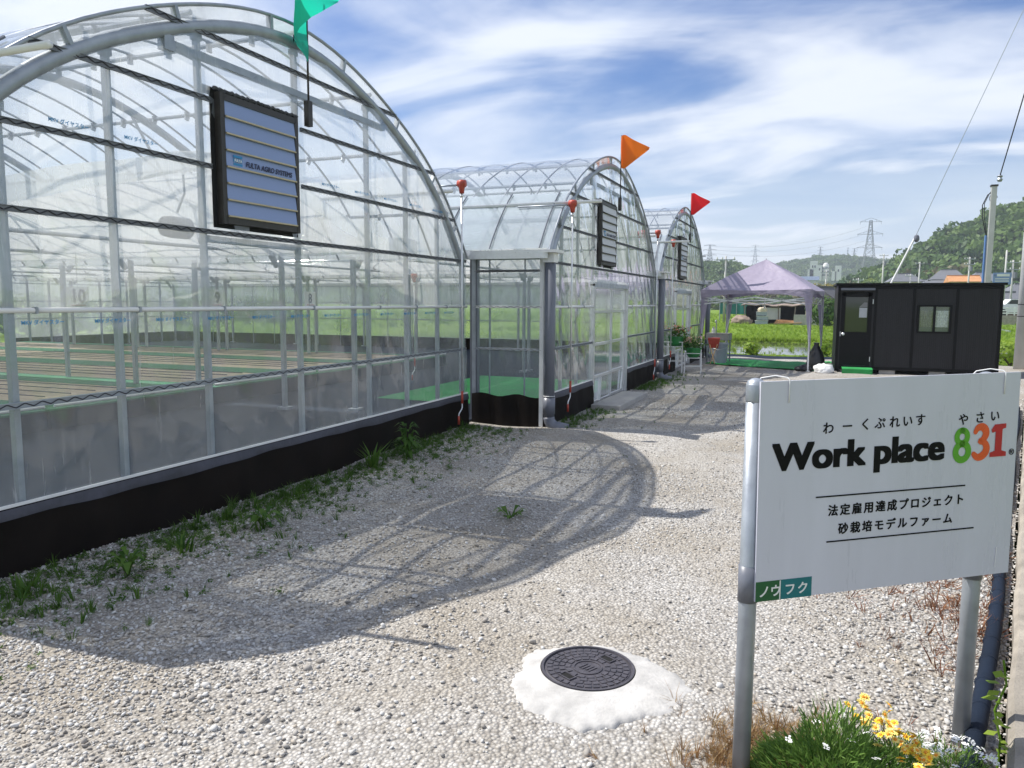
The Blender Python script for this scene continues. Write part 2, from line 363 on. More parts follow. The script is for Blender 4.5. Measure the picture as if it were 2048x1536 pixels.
# gravel
M = Mat('gravel')
co = M.coord()
v1 = M.n('ShaderNodeTexVoronoi'); v1.inputs['Scale'].default_value = 62; M.l(co, v1.inputs[0])
v2 = M.n('ShaderNodeTexVoronoi'); v2.inputs['Scale'].default_value = 27; M.l(co, v2.inputs[0])
hs = M.n('ShaderNodeSeparateColor'); M.l(v1.outputs['Color'], hs.inputs[0])
stone = M.mix(hs.outputs[0], (0.30, 0.285, 0.26), (0.60, 0.585, 0.555))
soil = M.mix(M.mr(M.noise(30, 5, 0.6, co), 0.3, 0.7), (0.20, 0.165, 0.115), (0.34, 0.295, 0.225))
patch = M.mr(M.noise(0.75, 6, 0.62, co), 0.42, 0.62)
v3 = M.n('ShaderNodeTexVoronoi'); v3.inputs['Scale'].default_value = 150; M.l(co, v3.inputs[0]); g3 = M.n('ShaderNodeSeparateColor'); M.l(v3.outputs['Color'], g3.inputs[0])
soil = M.mix(M.mr(g3.outputs[1], 0, 1, 0.0, 0.8), soil, (0.42, 0.385, 0.325))
crack = M.mr(v1.outputs['Distance'], 0.30, 0.75)
c = M.mix(M.math('MULTIPLY', patch, 0.75), stone, soil)
c = M.mix(M.math('MULTIPLY', crack, 0.55), c, (0.13, 0.115, 0.10))
M.l(c, M.p.inputs['Base Color']); M.p.inputs['Roughness'].default_value = 0.9; M.p.inputs['Specular IOR Level'].default_value = 0.2
h = M.math('ADD', M.math('MULTIPLY', v1.outputs['Distance'], -1.0), M.math('MULTIPLY', v2.outputs['Distance'], -0.6))
M.bump(h, 0.9, 0.012)
m_gravel = M.m
ys = np.concatenate([np.arange(-9, 1, 0.5), np.arange(1, 12, 0.08), np.arange(12, 24.3, 0.25)])
rows = []
for y in ys:
    xs = np.linspace(-5.2, edge(y)-0.02, 70)
    rows.append([(x, y, float(gh(x, y))) for x in xs])
g = MB().grid(rows).build('gravel_yard', m_gravel, smooth=True); tag(g, kind='structure')
# far field
M = Mat('field_grass')
co = M.coord()
f1 = M.noise(0.05, 5, 0.6, co); f2 = M.noise(0.9, 6, 0.65, co); f3 = M.noise(9, 4, 0.6, co)
c = M.mix(M.mr(f1, 0.35, 0.65), (0.13, 0.23, 0.016), (0.22, 0.30, 0.035)); c = M.mix(M.mr(f2, 0.42, 0.72), c, (0.08, 0.15, 0.016)); c = M.mix(M.math('MULTIPLY', M.mr(f3, 0.5, 0.75), 0.4), c, (0.20, 0.26, 0.05))
M.l(c, M.p.inputs['Base Color']); M.p.inputs['Roughness'].default_value = 0.85; M.p.inputs['Specular IOR Level'].default_value = 0.15; M.bump(M.math('ADD', f3, f2), 0.8, 0.15)
m_field = M.m
fx = [-3000, -800, -300, -120, -60, -40, -26, -15, -5, 3, 8, 14, 30, 80, 200, 600, 3000]
fy = [-600, -100, -30, -9, 0, 12, 24.3, 25.8, 26.6, 28.0, 28.6, 39.5, 40.6, 42.5, 70, 110, 180, 400, 1000, 3000]
def fz(x, y):
    if 28.3 < y < 40 and x > -24: return -0.75
    if y < 26 and x > -26 and x < 9: return -0.35
    return -0.12
tag(MB().grid([[(x, y, fz(x, y)) for x in fx] for y in fy]).build('field', m_field), kind='structure')
# paddy water
M = Mat('paddy_water')
M.p.inputs['Base Color'].default_value = (0.06, 0.065, 0.045, 1); M.p.inputs['Roughness'].default_value = 0.04; M.p.inputs['IOR'].default_value = 1.33; M.p.inputs['Specular IOR Level'].default_value = 0.8
M.bump(M.noise(2.2, 3, 0.5, M.coord(scale=(1, 0.6, 1))), 0.10, 0.02)
tag(MB().grid([[(-24, 27.7, -0.27), (60, 27.7, -0.27)], [(-24, 40.3, -0.27), (60, 40.3, -0.27)]]).build('paddy_water', M.m), kind='structure')
# black weed sheet path behind the tent
tag(MB().grid([[(x, y, -0.03+0.015*math.sin(x*1.9+y)) for x in np.linspace(-5.5, 3.9, 40)] for y in np.linspace(22.7, 26.0, 12)]).build('sheet_path', m_sheet), kind='structure')
# floor inside the greenhouses
tag(MB().grid([[(x, y, 0.03) for x in (-26, -4.48)] for y in (2.2, 9.5)]).grid([[(x, y, 0.031) for x in (-26, -3.42)] for y in (9.5, 23.8)]).build('greenhouse_floor', m_sheet), kind='structure')
# kerb along the right edge, with a step down on the yard side
kb = MB(); prof = []
for i, y in enumerate(np.arange(-4, 23.5, 0.3)):
    x = edge(y); j = 0.006*math.sin(i*1.7)
    prof.append([(x+j, y, -0.06), (x+j, y, 0.10), (x+0.02+j, y, 0.125+j), (x+0.30, y, 0.13+j), (x+0.33, y, 0.10), (x+0.33, y, -0.3)])
tag(kb.grid(prof).build('kerb', m_conc2), kind='structure')
M = Mat('dry_verge'); co = M.coord()
c = M.mix(M.mr(M.noise(2.5, 6, 0.65, co), 0.35, 0.65), (0.22, 0.18, 0.09), (0.11, 0.15, 0.03)); M.l(c, M.p.inputs['Base Color']); M.p.inputs['Roughness'].default_value = 0.95; M.bump(M.noise(30, 5, 0.6, co), 0.8, 0.03)
tag(MB().grid([[(edge(y)+a, y, b) for a, b in ((0.31, 0.085), (1.4, 0.09), (3.4, 0.0), (4.6, -0.34))] for y in np.arange(-6, 26.1, 1.0)]).build('verge', M.m), kind='structure')

# ------------------------------------------------------------------ gravel stones (uncountable)
def stone_mesh(name, m, seed, sub=1):
    V, F = ico(sub); r = np.random.default_rng(seed)
    V = V*(1+0.30*vnoise(V, seed, 2.1)[:, None]); V = V*np.array([1, r.uniform(0.6, 0.95), r.uniform(0.35, 0.55)])
    return from_np(name, V, F, m)
M = Mat('pebble'); oi = M.n('ShaderNodeObjectInfo'); rp = M.n('ShaderNodeValToRGB'); M.l(oi.outputs['Random'], rp.inputs[0])
e = rp.color_ramp.elements; e[0].position = 0; e[0].color = (0.23, 0.215, 0.195, 1); e[1].position = 1; e[1].color = (0.64, 0.635, 0.615, 1)
for p_, c_ in ((0.08, (0.30, 0.28, 0.255)), (0.3, (0.375, 0.36, 0.335)), (0.42, (0.44, 0.385, 0.31)), (0.55, (0.46, 0.45, 0.43)), (0.8, (0.55, 0.545, 0.525))):
    q = e.new(p_); q.color = (*c_, 1)
nn = M.noise(45, 4, 0.6); M.l(M.mix(M.mr(nn, 0.35, 0.7, 0, 0.35), rp.outputs[0], (0.30, 0.27, 0.23)), M.p.inputs['Base Color']); M.p.inputs['Roughness'].default_value = 0.88; M.p.inputs['Specular IOR Level'].default_value = 0.25
m_pebble = M.m
PEB = proto_coll('pebbles', [stone_mesh('pebble_%d' % i, m_pebble, 100+i) for i in range(8)])
PAD = [(300, 330), (430, 250), (640, 232), (900, 215), (1130, 230), (1300, 275), (1450, 320), (1580, 385), (1700, 440), (1810, 540), (1900, 640), (1880, 720), (1800, 780), (1700, 830), (1540, 850), (1400, 880), (1250, 925), (1100, 940), (870, 965), (740, 955), (620, 930), (520, 885), (450, 850), (340, 800), (260, 740), (180, 630), (200, 520), (290, 420)]
PADP = [gp(980+x*.2148, 1240+y*.2148, 0.03) for x, y in PAD]
pcx = sum(p.x for p in PADP)/len(PADP); pcy = sum(p.y for p in PADP)/len(PADP)
def in_poly(x, y, poly):
    ins = np.zeros(len(x), bool); n = len(poly)
    for i in range(n):
        a, b = poly[i], poly[(i+1) % n]
        c1 = (a[1] > y) != (b[1] > y)
        with np.errstate(divide='ignore', invalid='ignore'): xi = (b[0]-a[0])*(y-a[1])/(b[1]-a[1]+1e-12)+a[0]
        ins ^= c1 & (x < xi)
    return ins
def inview(P, m=0.12):
    v = P-np.array([0, 0, EYE]); z = v@np.array(cF); x = (v@np.array(cR))/z*FPX/1024; y = (v@np.array(cU))/z*FPX/768
    return (z > 0.2) & (abs(x) < 1+m*2) & (y > -1-m*2.5) & (y < 1+m)
def yard_points(n, r0, r1, power):
    """random points of the yard between two distances from where one stands"""
    out = []
    r = RNG.uniform(0, 1, n*6); rr = (r0**power+r*(r1**power-r0**power))**(1/power); th = RNG.uniform(-1.25, 0.5, n*6)
    x = rr*np.sin(th); y = rr*np.cos(th)
    k = (x > np.where(y < 9.45, -4.46, -3.42)) & (x < edge(y)) & (y < 24.2)
    x, y = x[k], y[k]; P = np.stack([x, y, gh(x, y)], 1); P = P[inview(P)]
    sh = np.clip(RNG.normal(0.95, 0.035, len(P)), 0.85, 1.05); P = P[~in_poly(pcx+(P[:, 0]-pcx)/sh, pcy+(P[:, 1]-pcy)/sh, [(p.x, p.y) for p in PADP])]
    P = P[~((P[:, 0] > -3.35) & (P[:, 0] < -2.75) & (P[:, 1] > 11.25) & (P[:, 1] < 13.4))]
    return P[:n]
def patchy(P, seed, f): return vnoise(np.concatenate([P[:, :2], np.zeros((len(P), 1))], 1), seed, f)
# small stones everywhere, larger ones heaped near the skirt on the left and by the sign
A = yard_points(150000, 1.8, 16, 1.25); w = patchy(A, 5, 0.9)
A = A[RNG.uniform(0, 1, len(A)) < np.clip(0.42+0.9*w, 0.03, 1)]
dA = np.hypot(A[:, 0], A[:, 1]); lane = np.exp(-((A[:, 0]+0.55-0.10*(A[:, 1]-3))/0.55)**2); keep = RNG.uniform(0, 1, len(A)) < 1-0.62*lane; A, dA, lane = A[keep], dA[keep], lane[keep]
sA = np.minimum(RNG.lognormal(-5.05, 0.36, len(A)), 0.016)*(0.9+0.028*dA)*(1-0.25*lane); A[:, 2] += sA*0.25
B = yard_points(26000, 1.8, 9, 1.35); w = patchy(B, 9, 1.1)
left = np.clip((-1.4-B[:, 0])/1.0, 0, 1)*np.clip((6.5-B[:, 1])/2, 0.15, 1); right = np.clip((B[:, 0]-edge(B[:, 1])+1.0)/0.6, 0, 1)
B = B[RNG.uniform(0, 1, len(B)) < np.clip(0.03+0.12*np.clip(w, 0, 1)+0.70*left+0.75*right, 0, 1)]
sB = RNG.uniform(0.007, 0.0145, len(B)); sB[RNG.uniform(0, 1, len(B)) < 0.04] *= 1.6; B[:, 2] += sB*0.35
P = np.concatenate([A, B]); s_ = np.concatenate([sA, sB])
scatter('gravel_stones', P, s_, PEB, tilt=0.45)
print('stones', len(P))

# ------------------------------------------------------------------ manhole in its patch of mortar
pad = thing('mortar_collar', 'irregular patch of smooth white mortar around the round black cover', 'concrete collar', (pcx, pcy, 0))
ring = []
NP = 200; CXM, CYM, RM = -0.905, 3.135, 0.207
poly = [Vector((p.x-pcx, p.y-pcy, 0)) for p in PADP]
def pad_r(t):
    best = 0.1; dx, dy = math.cos(t), math.sin(t); ox, oy = CXM-pcx, CYM-pcy
    for i in range(len(poly)):
        a, b = poly[i], poly[(i+1) % len(poly)]; ex, ey = b.x-a.x, b.y-a.y; den = dx*ey-dy*ex
        if abs(den) < 1e-9: continue
        u = ((a.x-ox)*ey-(a.y-oy)*ex)/den; v = ((a.x-ox)*dy-(a.y-oy)*dx)/den
        if u > 0 and 0 <= v <= 1: best = u
    return best
rows = []
for f, z in ((0, 0.037), (0.12, 0.034), (0.35, 0.030), (0.6, 0.026), (0.8, 0.022), (0.93, 0.016), (1.0, 0.004), (1.05, -0.03)):
    row = []
    for i in range(NP+1):
        t = 2*PI*i/NP; R = pad_r(t)*(1+0.02*math.sin(9*t)+0.016*math.sin(23*t+1)+0.014*math.sin(41*t)); r = RM+0.004+(R-RM-0.004)*f
        row.append((CXM-pcx+r*math.cos(t), CYM-pcy+r*math.sin(t), z+0.004*math.sin(5*t+f*7)*f))
    rows.append(row)
MB().grid(rows).build('mortar', m_mortar, pad, smooth=True)
mh = thing('manhole_cover', 'round black manhole cover with two lifting slots set in white mortar', 'manhole cover', (CXM, CYM, 0.0), math.radians(-28))
d = MB(); d.lathe([(0.186, 0.036), (0.190, 0.033), (0.194, 0.033), (0.196, 0.042), (RM, 0.042), (RM+0.002, 0.02)], n=64); d.build('disc', m_iron, mh)
tp = MB()
def arcbar(r, t0, t1, w, z0=0.0362, z1=0.0400, n=6):
    pts = [(r-w/2, t0+(t1-t0)*i/n) for i in range(n+1)]+[(r+w/2, t1-(t1-t0)*i/n) for i in range(n+1)]
    tp.prism([(a*math.cos(b), a*math.sin(b)) for a, b in pts], z0, z1)
for r, w, n_, off in ((0.062, 0.006, 1, 0), (0.088, 0.022, 14, 0.0), (0.115, 0.022, 20, 0.15), (0.142, 0.022, 26, 0.05), (0.170, 0.022, 32, 0.1)):
    for k in range(n_):
        g_ = 0.0 if n_ == 1 else 0.004/r
        t0 = 2*PI*k/n_+off+g_; t1 = 2*PI*(k+1)/n_+off-g_
        tm = ((t0+t1)/2) % PI
        if 0.095 < r < 0.16 and (abs(tm-PI*0.5) < 0.36): continue
        arcbar(r, t0, t1, w, n=24 if n_ == 1 else 4)
for q in (-0.026, -0.009, 0.009, 0.026): tp.box((q, 0.004*math.sin(q*90), 0.038), (0.008, 0.05, 0.003))
tp.build('tread_pattern', m_iron, mh)
for s in (-1, 1):
    fr = MB()
    for dx, dy, lx, ly in ((0, 0.019, 0.070, 0.005), (0, -0.019, 0.070, 0.005), (0.0325, 0, 0.005, 0.033), (-0.0325, 0, 0.005, 0.033)): fr.box((dx, s*0.125+dy, 0.0388), (lx, ly, 0.006))
    o = fr.build('lifting_slot', m_iron, mh); MB().box((0, s*0.125, 0.0372), (0.060, 0.033, 0.003)).build('slot_hole', m_pit, o)
# ------------------------------------------------------------------ greenhouses
_d = np.array([0, .40, .78, 1.19, 1.76, 2.33, 2.75, 3.05, 3.30, 3.46]); _z = np.array([4.07, 4.04, 3.965, 3.85, 3.62, 3.33, 3.02, 2.74, 2.45, 2.24])
_pz = np.polyfit(np.concatenate([-_d[::-1], _d])/3.46, np.concatenate([_z[::-1], _z]), 8)
HS = 3.46
def arch_z(y): return float(np.polyval(_pz, y/HS))
_t = np.sin(np.linspace(-PI/2, PI/2, 61)); ARCH = [(HS*t, arch_z(HS*t)) for t in _t]
def offset_arch(off):
    out = []
    for i, (y, z) in enumerate(ARCH):
        a = ARCH[max(0, i-1)]; b = ARCH[min(len(ARCH)-1, i+1)]; ty, tz = b[0]-a[0], b[1]-a[1]; l = math.hypot(ty, tz)
        out.append((y+tz/l*off, z-ty/l*off))
    return out
INNER = offset_arch(0.15)
def inner_z(y): return float(np.interp(y, [p[0] for p in INNER], [p[1] for p in INNER]))
GL = 21.0                                                  # length of each house
hoop_me = MB().tube([(0, y, z) for y, z in offset_arch(0.012)], 0.013, 5).mesh('hoop', m_galv, True)
truss = MB().tube([(0, y, z) for y, z in INNER], 0.045, 8)
truss_me = truss.mesh('truss', m_galv, True)
tie = MB(); tie.tube([(0, -HS+.2, 2.33), (0, HS-.2, 2.33)], 0.022, 6)
for q in (-1.9, 1.9): tie.tube([(0, q, 2.33), (0, q*0.45, inner_z(q*0.45))], 0.016, 6); tie.tube([(0, q, 2.33), (0, q*1.35, inner_z(q*1.35))], 0.016, 6)
tie_me = tie.mesh('tie', m_galv, True)
col_me = MB().box((0, 0, 1.16), (0.06, 0.06, 2.26)).box((0, 0, 0.05), (0.16, 0.16, 0.04)).mesh('column', m_galv)
clip_me = MB().box((0, 0, 0), (0.042, 0.014, 0.042)).mesh('pipe_clip', m_galv)
def rail_mesh(segs, z):
    a, b = MB(), MB()
    for y0, y1 in segs:
        a.box((0.012, (y0+y1)/2, z), (0.016, y1-y0, 0.036)); a.box((0.0225, (y0+y1)/2, z+0.016), (0.006, y1-y0, 0.005)); a.box((0.0225, (y0+y1)/2, z-0.016), (0.006, y1-y0, 0.005))
        n = max(2, int((y1-y0)/0.055)); pts = [(0.0235, y0+(y1-y0)*i/n, z+(0.0115 if i % 2 else -0.0115)) for i in range(n+1)]
        b.tube(pts, 0.0034, 4)
    return a, b
def at_height(z):                                          # half width of the arch at a height
    return float(np.interp(-z, [-p[1] for p in ARCH[30:]], [p[0] for p in ARCH[30:]]))
def greenhouse(label, X, Y, door, side, prints, seed):
    g = thing('greenhouse', label, 'greenhouse', (X, Y, 0), 0, 'row of arched film greenhouses')
    rnd = random.Random(seed)
    posts = [-3.42, -2.73, -1.97, -1.155, 0.0, 1.155, 1.955, 2.72, 3.42]
    d0, d1, dh = -1.30, 0.92, 1.94
    # front film with a slight billow between posts
    ysamp = sorted(set([round(v, 4) for v in np.linspace(-HS, HS, 90)]+([d0, d1] if door else [])))
    def billow(y, z): return 0.004+0.010*math.sin(y*7.3+seed)*math.sin(z*3.1)+0.006*math.sin(y*19+z*13)
    fm = MB(); lm = MB(); rows = []; low = [[]]
    for y in ysamp:                                         # the upper film, and the clearer roll-up film below the white pipe
        ind = door and d0 <= y <= d1
        z0 = dh if ind else 1.585; z1 = arch_z(max(-HS, min(HS, y)))
        rows.append([(billow(y, z0+(z1-z0)*k/26)*(0 < k < 26), y, z0+(z1-z0)*k/26) for k in range(27)])
        if not (door and d0 < y < d1): low[-1].append([(billow(y, 0.4+1.183*k/14)*(0 < k < 14), y, 0.4+1.183*k/14) for k in range(15)])
        if door and y == round(d0, 4): low.append([])
    fm.grid(rows); fm.build('gable_film', m_gable, g, smooth=True)
    for q in low: MB().grid(q).build('lower_film', m_low, g, smooth=True)
    for y in posts:
        zt = inner_z(y) if abs(y) < 3.3 else 2.30
        if door and (abs(y+1.155) < .01 or abs(y) < .01): zb = dh+0.02
        else: zb = 0.0
        MB().box((-0.045, y, (zt+zb)/2), (0.042, 0.040 if abs(y) < 3.3 else 0.075, zt-zb)).box((-0.045, y, zt-0.07), (0.052, 0.07, 0.05)).build('gable_post', m_galv, g)
    lv = (-1.10, 0.0)
    full = lambda z: (-min(HS-.03, at_height(z)), min(HS-.03, at_height(z)))
    for z in (1.02, 2.18, 2.68, 3.18, 3.66):
        a, b = full(z); segs = [(a, b)]
        if z in (2.68, 3.18): segs = [(a, lv[0]), (lv[1], b)]
        if door and z == 1.02: segs = [(a, d0-0.03), (d1+0.03, b)]
        for sg in segs: ra, rb = rail_mesh([sg], z); r = ra.build('film_rail', m_rail if z > 1.5 else m_galv, g); rb.build('spring_wire', m_spring, r)
    segs = [(-HS, HS)] if not door else [(-HS, d0-0.03), (d1+0.03, HS)]
    for y0, y1 in segs: MB().box((0.02, (y0+y1)/2, 0.428), (0.020, y1-y0, 0.016)).build('base_rail', m_white, g)
    rp = MB(); a_, b_ = -HS+.02, HS-.02
    for s0, s1 in ([(a_, b_)] if not door else [(a_, d0-.03), (d1+.03, b_)]): rp.tube([(0.018, s0, 1.585), (0.018, s1, 1.585)], 0.016, 8)
    o = rp.build('roll_pipe', m_white, g, smooth=True)
    for y in posts[1:-1]:
        if door and d0 < y < d1: continue
        inst('pipe_clip', clip_me, o, (0.02, y+0.12, 1.585))
    MB().box((-0.02, -0.02, 3.49), (0.05, 2.95, 0.055)).box((-0.02, -1.47, 3.49), (0.07, 0.09, 0.11)).build('gable_beam', m_galv, g)
    for zs in (2.13, 3.27): MB().box((-0.05, -0.58, zs), (0.05, 1.10, 0.05)).build('louvre_support', m_galv, g)
    MB().tube([(0.01, y, z) for y, z in ARCH], 0.015, 8).build('edge_arch', m_galv, g, smooth=True)
    MB().tube([(-0.02, y, z) for y, z in INNER], 0.052, 14).build('main_arch', m_galv, g, smooth=True)
    for i in range(4, 58, 6):
        (ya, za), (yb, zb) = ARCH[i], INNER[i]
        MB().bar((0.0, ya, za), (-0.01, yb, zb), 0.03, 0.05, (1, 0, 0)).build('arch_bracket', m_galv, g)
    rf = MB(); nx = 42
    rf.grid([[(0.02-(GL+0.02)*i/nx, y*(1+0.0015*math.sin(i*2.1)), z-0.012*abs(math.sin(PI*i/1.0+k*0.4))*(i % 2)) for k, (y, z) in enumerate(ARCH)] for i in range(nx+1)])
    rf.build('roof_film', m_roof, g, smooth=True)
    for i in range(1, 43):
        inst('roof_hoop', hoop_me, g, (-0.5*i, 0, 0))
    for i in range(1, 8):
        t = inst('roof_truss', truss_me, g, (-3.0*i, 0, 0)); inst('tie_rod', tie_me, t)
    for yy in (-2.95, -2.2, -1.3, 0.0, 1.3, 2.2, 2.95):
        k = min(range(61), key=lambda i: abs(ARCH[i][0]-yy)); (ya, za) = offset_arch(0.05)[k]; (yb, zb) = offset_arch(0.11)[k]
        p = MB(); p.tube([(-0.02, ya, za), (-GL, ya, za)], 0.021, 7)
        for i in range(1, 30): p.bar((-0.5*i, ya, za), (-0.5*i, yb, zb), 0.055, 0.02, (1, 0, 0)); p.add([(-0.5*i, ya-.05, za+.03), (-0.5*i, ya+.05, za+.03), (-0.5*i, yb, zb)], [(0, 1, 2)])
        p.build('purlin', m_galv, g)
    for i in range(0, 8):
        for s in (-1, 1):
            if i == 0: continue
            inst('column', col_me, g, (-3.0*i, s*(HS-0.02), 0))
    # side vents: rolled film and its pipe low on the roof
    for s in (-1, 1):
        k = min(range(61), key=lambda i: abs(ARCH[i][0]-s*2.80)); (ya, za) = offset_arch(-0.035)[k]
        MB().tube([(0.12 if s > 0 else 0.55, ya, za), (-GL, ya, za)], 0.022, 8).build('vent_roll', m_white, g, smooth=True)
        k0 = min(range(61), key=lambda i: abs(ARCH[i][0]-s*3.40)); k1 = min(range(61), key=lambda i: abs(ARCH[i][0]-s*2.55)); st = 1 if k1 > k0 else -1
        OA = offset_arch(-0.022); seg = [OA[k] for k in range(k0, k1+st, st)]
        MB().grid([[(0.0-GL*i/60, y, z+0.006*math.sin(i*1.9+j*.8)) for j, (y, z) in enumerate(seg)] for i in range(61)]).build('vent_film', m_vent, g, smooth=True)
        OB = offset_arch(-0.04); sb_ = [OB[k] for k in range(k0, k1+st, st)]
        for i in range(0, 20):
            if s < 0: MB().tube([(-0.12-0.72*i, y, z) for y, z in sb_], 0.010, 5).build('vent_strap', m_pvc, g)
    # skirt and the fold of sheet hanging over its top
    def skirt(y0, y1, tag_=True):
        n = max(4, int((y1-y0)/0.07)); rows = [[], [], [], [], []]; fold = [[], [], []]
        for i in range(n+1):
            y = y0+(y1-y0)*i/n; w = 0.010*math.sin(y*5.1+seed)+0.006*math.sin(y*13)
            sag = 0.008*math.sin(y*2.3+seed*2)+0.004*math.sin(y*9.1)
            for k, (x, z) in enumerate(((0.016, 0.42), (0.028+w, 0.33), (0.034+w*1.5, 0.2), (0.042+w, 0.08), (0.05, -0.06))): rows[k].append((x, y, z))
            for k, (x, z) in enumerate(((0.027, 0.412), (0.036, 0.40), (0.043+w*.6, 0.345+sag))): fold[k].append((x, y, z))
        return rows, fold
    for y0, y1 in segs:
        a, b = skirt(y0, y1); o = MB().grid(a).build('skirt', m_skirt, g, smooth=True); MB().grid(b).build('skirt_fold', m_fold, o, smooth=True)
    # far gable and the outer side
    bf = MB(); bp = MB(); bk = MB()
    bf.grid([[(-GL, y, 0.4), (-GL, y, arch_z(y))] for y in np.linspace(-HS, HS, 40)]).build('back_film', m_gable, g)
    for y in posts: bp.box((-GL+0.05, y, inner_z(y)/2), (0.05, 0.06, inner_z(y)))
    for z in (1.02, 1.6, 2.18, 2.68, 3.18): bp.box((-GL+0.02, 0, z), (0.02, 2*at_height(z)-.05, 0.03))
    bp.build('back_frame', m_galv, g); bk.box((-GL-0.02, 0, 0.2), (0.03, 2*HS, 0.42)).build('back_skirt', m_skirt, g)
    for s in side:
        sf = MB(); sf.grid([[(-GL*i/20, s*(HS+0.0), z) for i in range(21)] for z in (0.4, 1.3, 2.24)]).build('side_film', m_gable, g)
        sk = MB(); sk.box((-GL/2, s*(HS+0.012), 0.2), (GL, 0.03, 0.42)).build('side_skirt', m_skirt, g)
        sr = MB()
        for z in (1.02, 1.6, 2.18): sr.box((-GL/2, s*(HS-.03), z), (GL, 0.03, 0.03))
        for i in range(1, 21): sr.tube([(-i, s*(HS-.03), 0), (-i, s*(HS-.03), 2.25)], 0.013, 5)
        sr.build('side_frame', m_galv, g)
    if door:
        fr = MB()
        for y in (d0, d1): fr.box((0.0, y, dh/2), (0.07, 0.05, dh))
        fr.box((0.0, (d0+d1)/2, dh), (0.07, d1-d0+0.05, 0.06)).build('door_frame', m_alu, g)
        hd = MB(); n = 40                                   # the bunched film over the door head
        hd.grid([[(0.04+0.008*math.sin(i*1.9+k), d0+(d1-d0)*i/n, dh+0.07-0.03*k+0.006*math.sin(i*2.7)) for i in range(n+1)] for k in range(5)]).build('door_head_film', m_curtain, g, smooth=True)
        for s, (a, b) in enumerate(((d0+0.03, (d0+d1)/2+0.03), ((d0+d1)/2-0.03, d1-0.03))):
            x = 0.015 if s == 0 else -0.025
            lf = MB()
            for y in (a+.02, b-.02): lf.box((x, y, dh/2+0.01), (0.03, 0.045, dh-0.06))
            for z in (0.05, 0.46, 0.98, 1.5, dh-0.05): lf.box((x, (a+b)/2, z), (0.03, b-a-0.09, 0.045 if z < 1.9 else 0.06))
            if s == 0: lf.bar((x+0.02, a+0.30, 0.06), (x+0.02, a+0.37, 0.44), 0.03, 0.05)
            else: lf.bar((x+0.02, b-0.22, 0.07), (x+0.02, b-0.12, 0.44), 0.03, 0.05)
            o = lf.build('door', m_alu, g); MB().grid([[(x-0.004, a+.04, 0.03), (x-0.004, b-.04, 0.03)], [(x-0.004, a+.04, dh-.03), (x-0.004, b-.04, dh-.03)]]).build('door_pane', m_gable, o)
    if prints:
        unit = text_mesh('MKV ダイヤスター', 0.034, 0.0007, depth=0.0002)
        unit.materials.append(m_blueink)
        for z, ys in ((2.735, np.arange(-2.45, 2.9, 0.55)), (1.50, np.arange(-3.2, 3.2, 0.50))):
            for y in ys:
                if z > 2 and -1.45 < y < 0.02: continue
                if abs(y) > at_height(z)-0.5: continue
                inst('film_print', unit, g, (0.016, y, z), (PI/2, 0, PI/2))
    return g
gh1 = greenhouse('nearest arched film greenhouse, cut by the left edge, flying the green pennant', -4.45, 5.83, False, (-1,), True, 1)
gh2 = greenhouse('middle arched film greenhouse with a double film door and the orange pennant', -3.40, 13.0, True, (), False, 2)
gh3 = greenhouse('farthest arched film greenhouse beside the lavender tent, flying the red pennant', -3.40, 20.2, True, (1,), False, 3)
# the short return wall where the second house stands forward of the first
for nm_, za, zb, mm in (('return_film', 1.585, 2.28, m_gable), ('return_lower_film', 0.38, 1.583, m_low)):
    MB().grid([[(-1.03+1.0*i/12, -3.51+0.006*math.sin(i*2.2+k), za+(zb-za)*k/16) for i in range(13)] for k in range(17)]).build(nm_, mm, gh2, smooth=True)
for z, mm in ((1.02, m_galv), (2.06, m_rail), (1.585, m_white)):
    o = MB().box((-0.53, -3.515, z), (0.98, 0.016, 0.032)).build('return_rail', mm, gh2)
    MB().tube([(-1.02+0.98*i/20, -3.526, z+(0.011 if i % 2 else -0.011)) for i in range(21)], 0.0028, 4).build('spring_wire', m_spring, o)
for x in (-1.02, -0.04): MB().box((x, -3.50, 1.15), (0.055, 0.055, 2.3)).build('corner_post', m_white if x > -.5 else m_galv, gh2)
for x in (-0.80, -0.29): MB().tube([(x, -3.49, 0.3), (x, -3.49, 2.26)], 0.012, 6).build('return_upright', m_galv, gh2)
MB().box((-1.03, -3.47, 1.17), (0.10, 0.10, 2.26)).build('valley_post', m_pvc, gh2)
MB().grid([[(-1.05+1.08*i/14, -3.53-0.012*math.sin(i*1.3), z+0.02*math.sin(i*.9)*(z > .2)) for i in range(15)] for z in (0.40, 0.28, 0.1, -0.05)]).build('return_skirt', m_skirt, gh2, smooth=True)

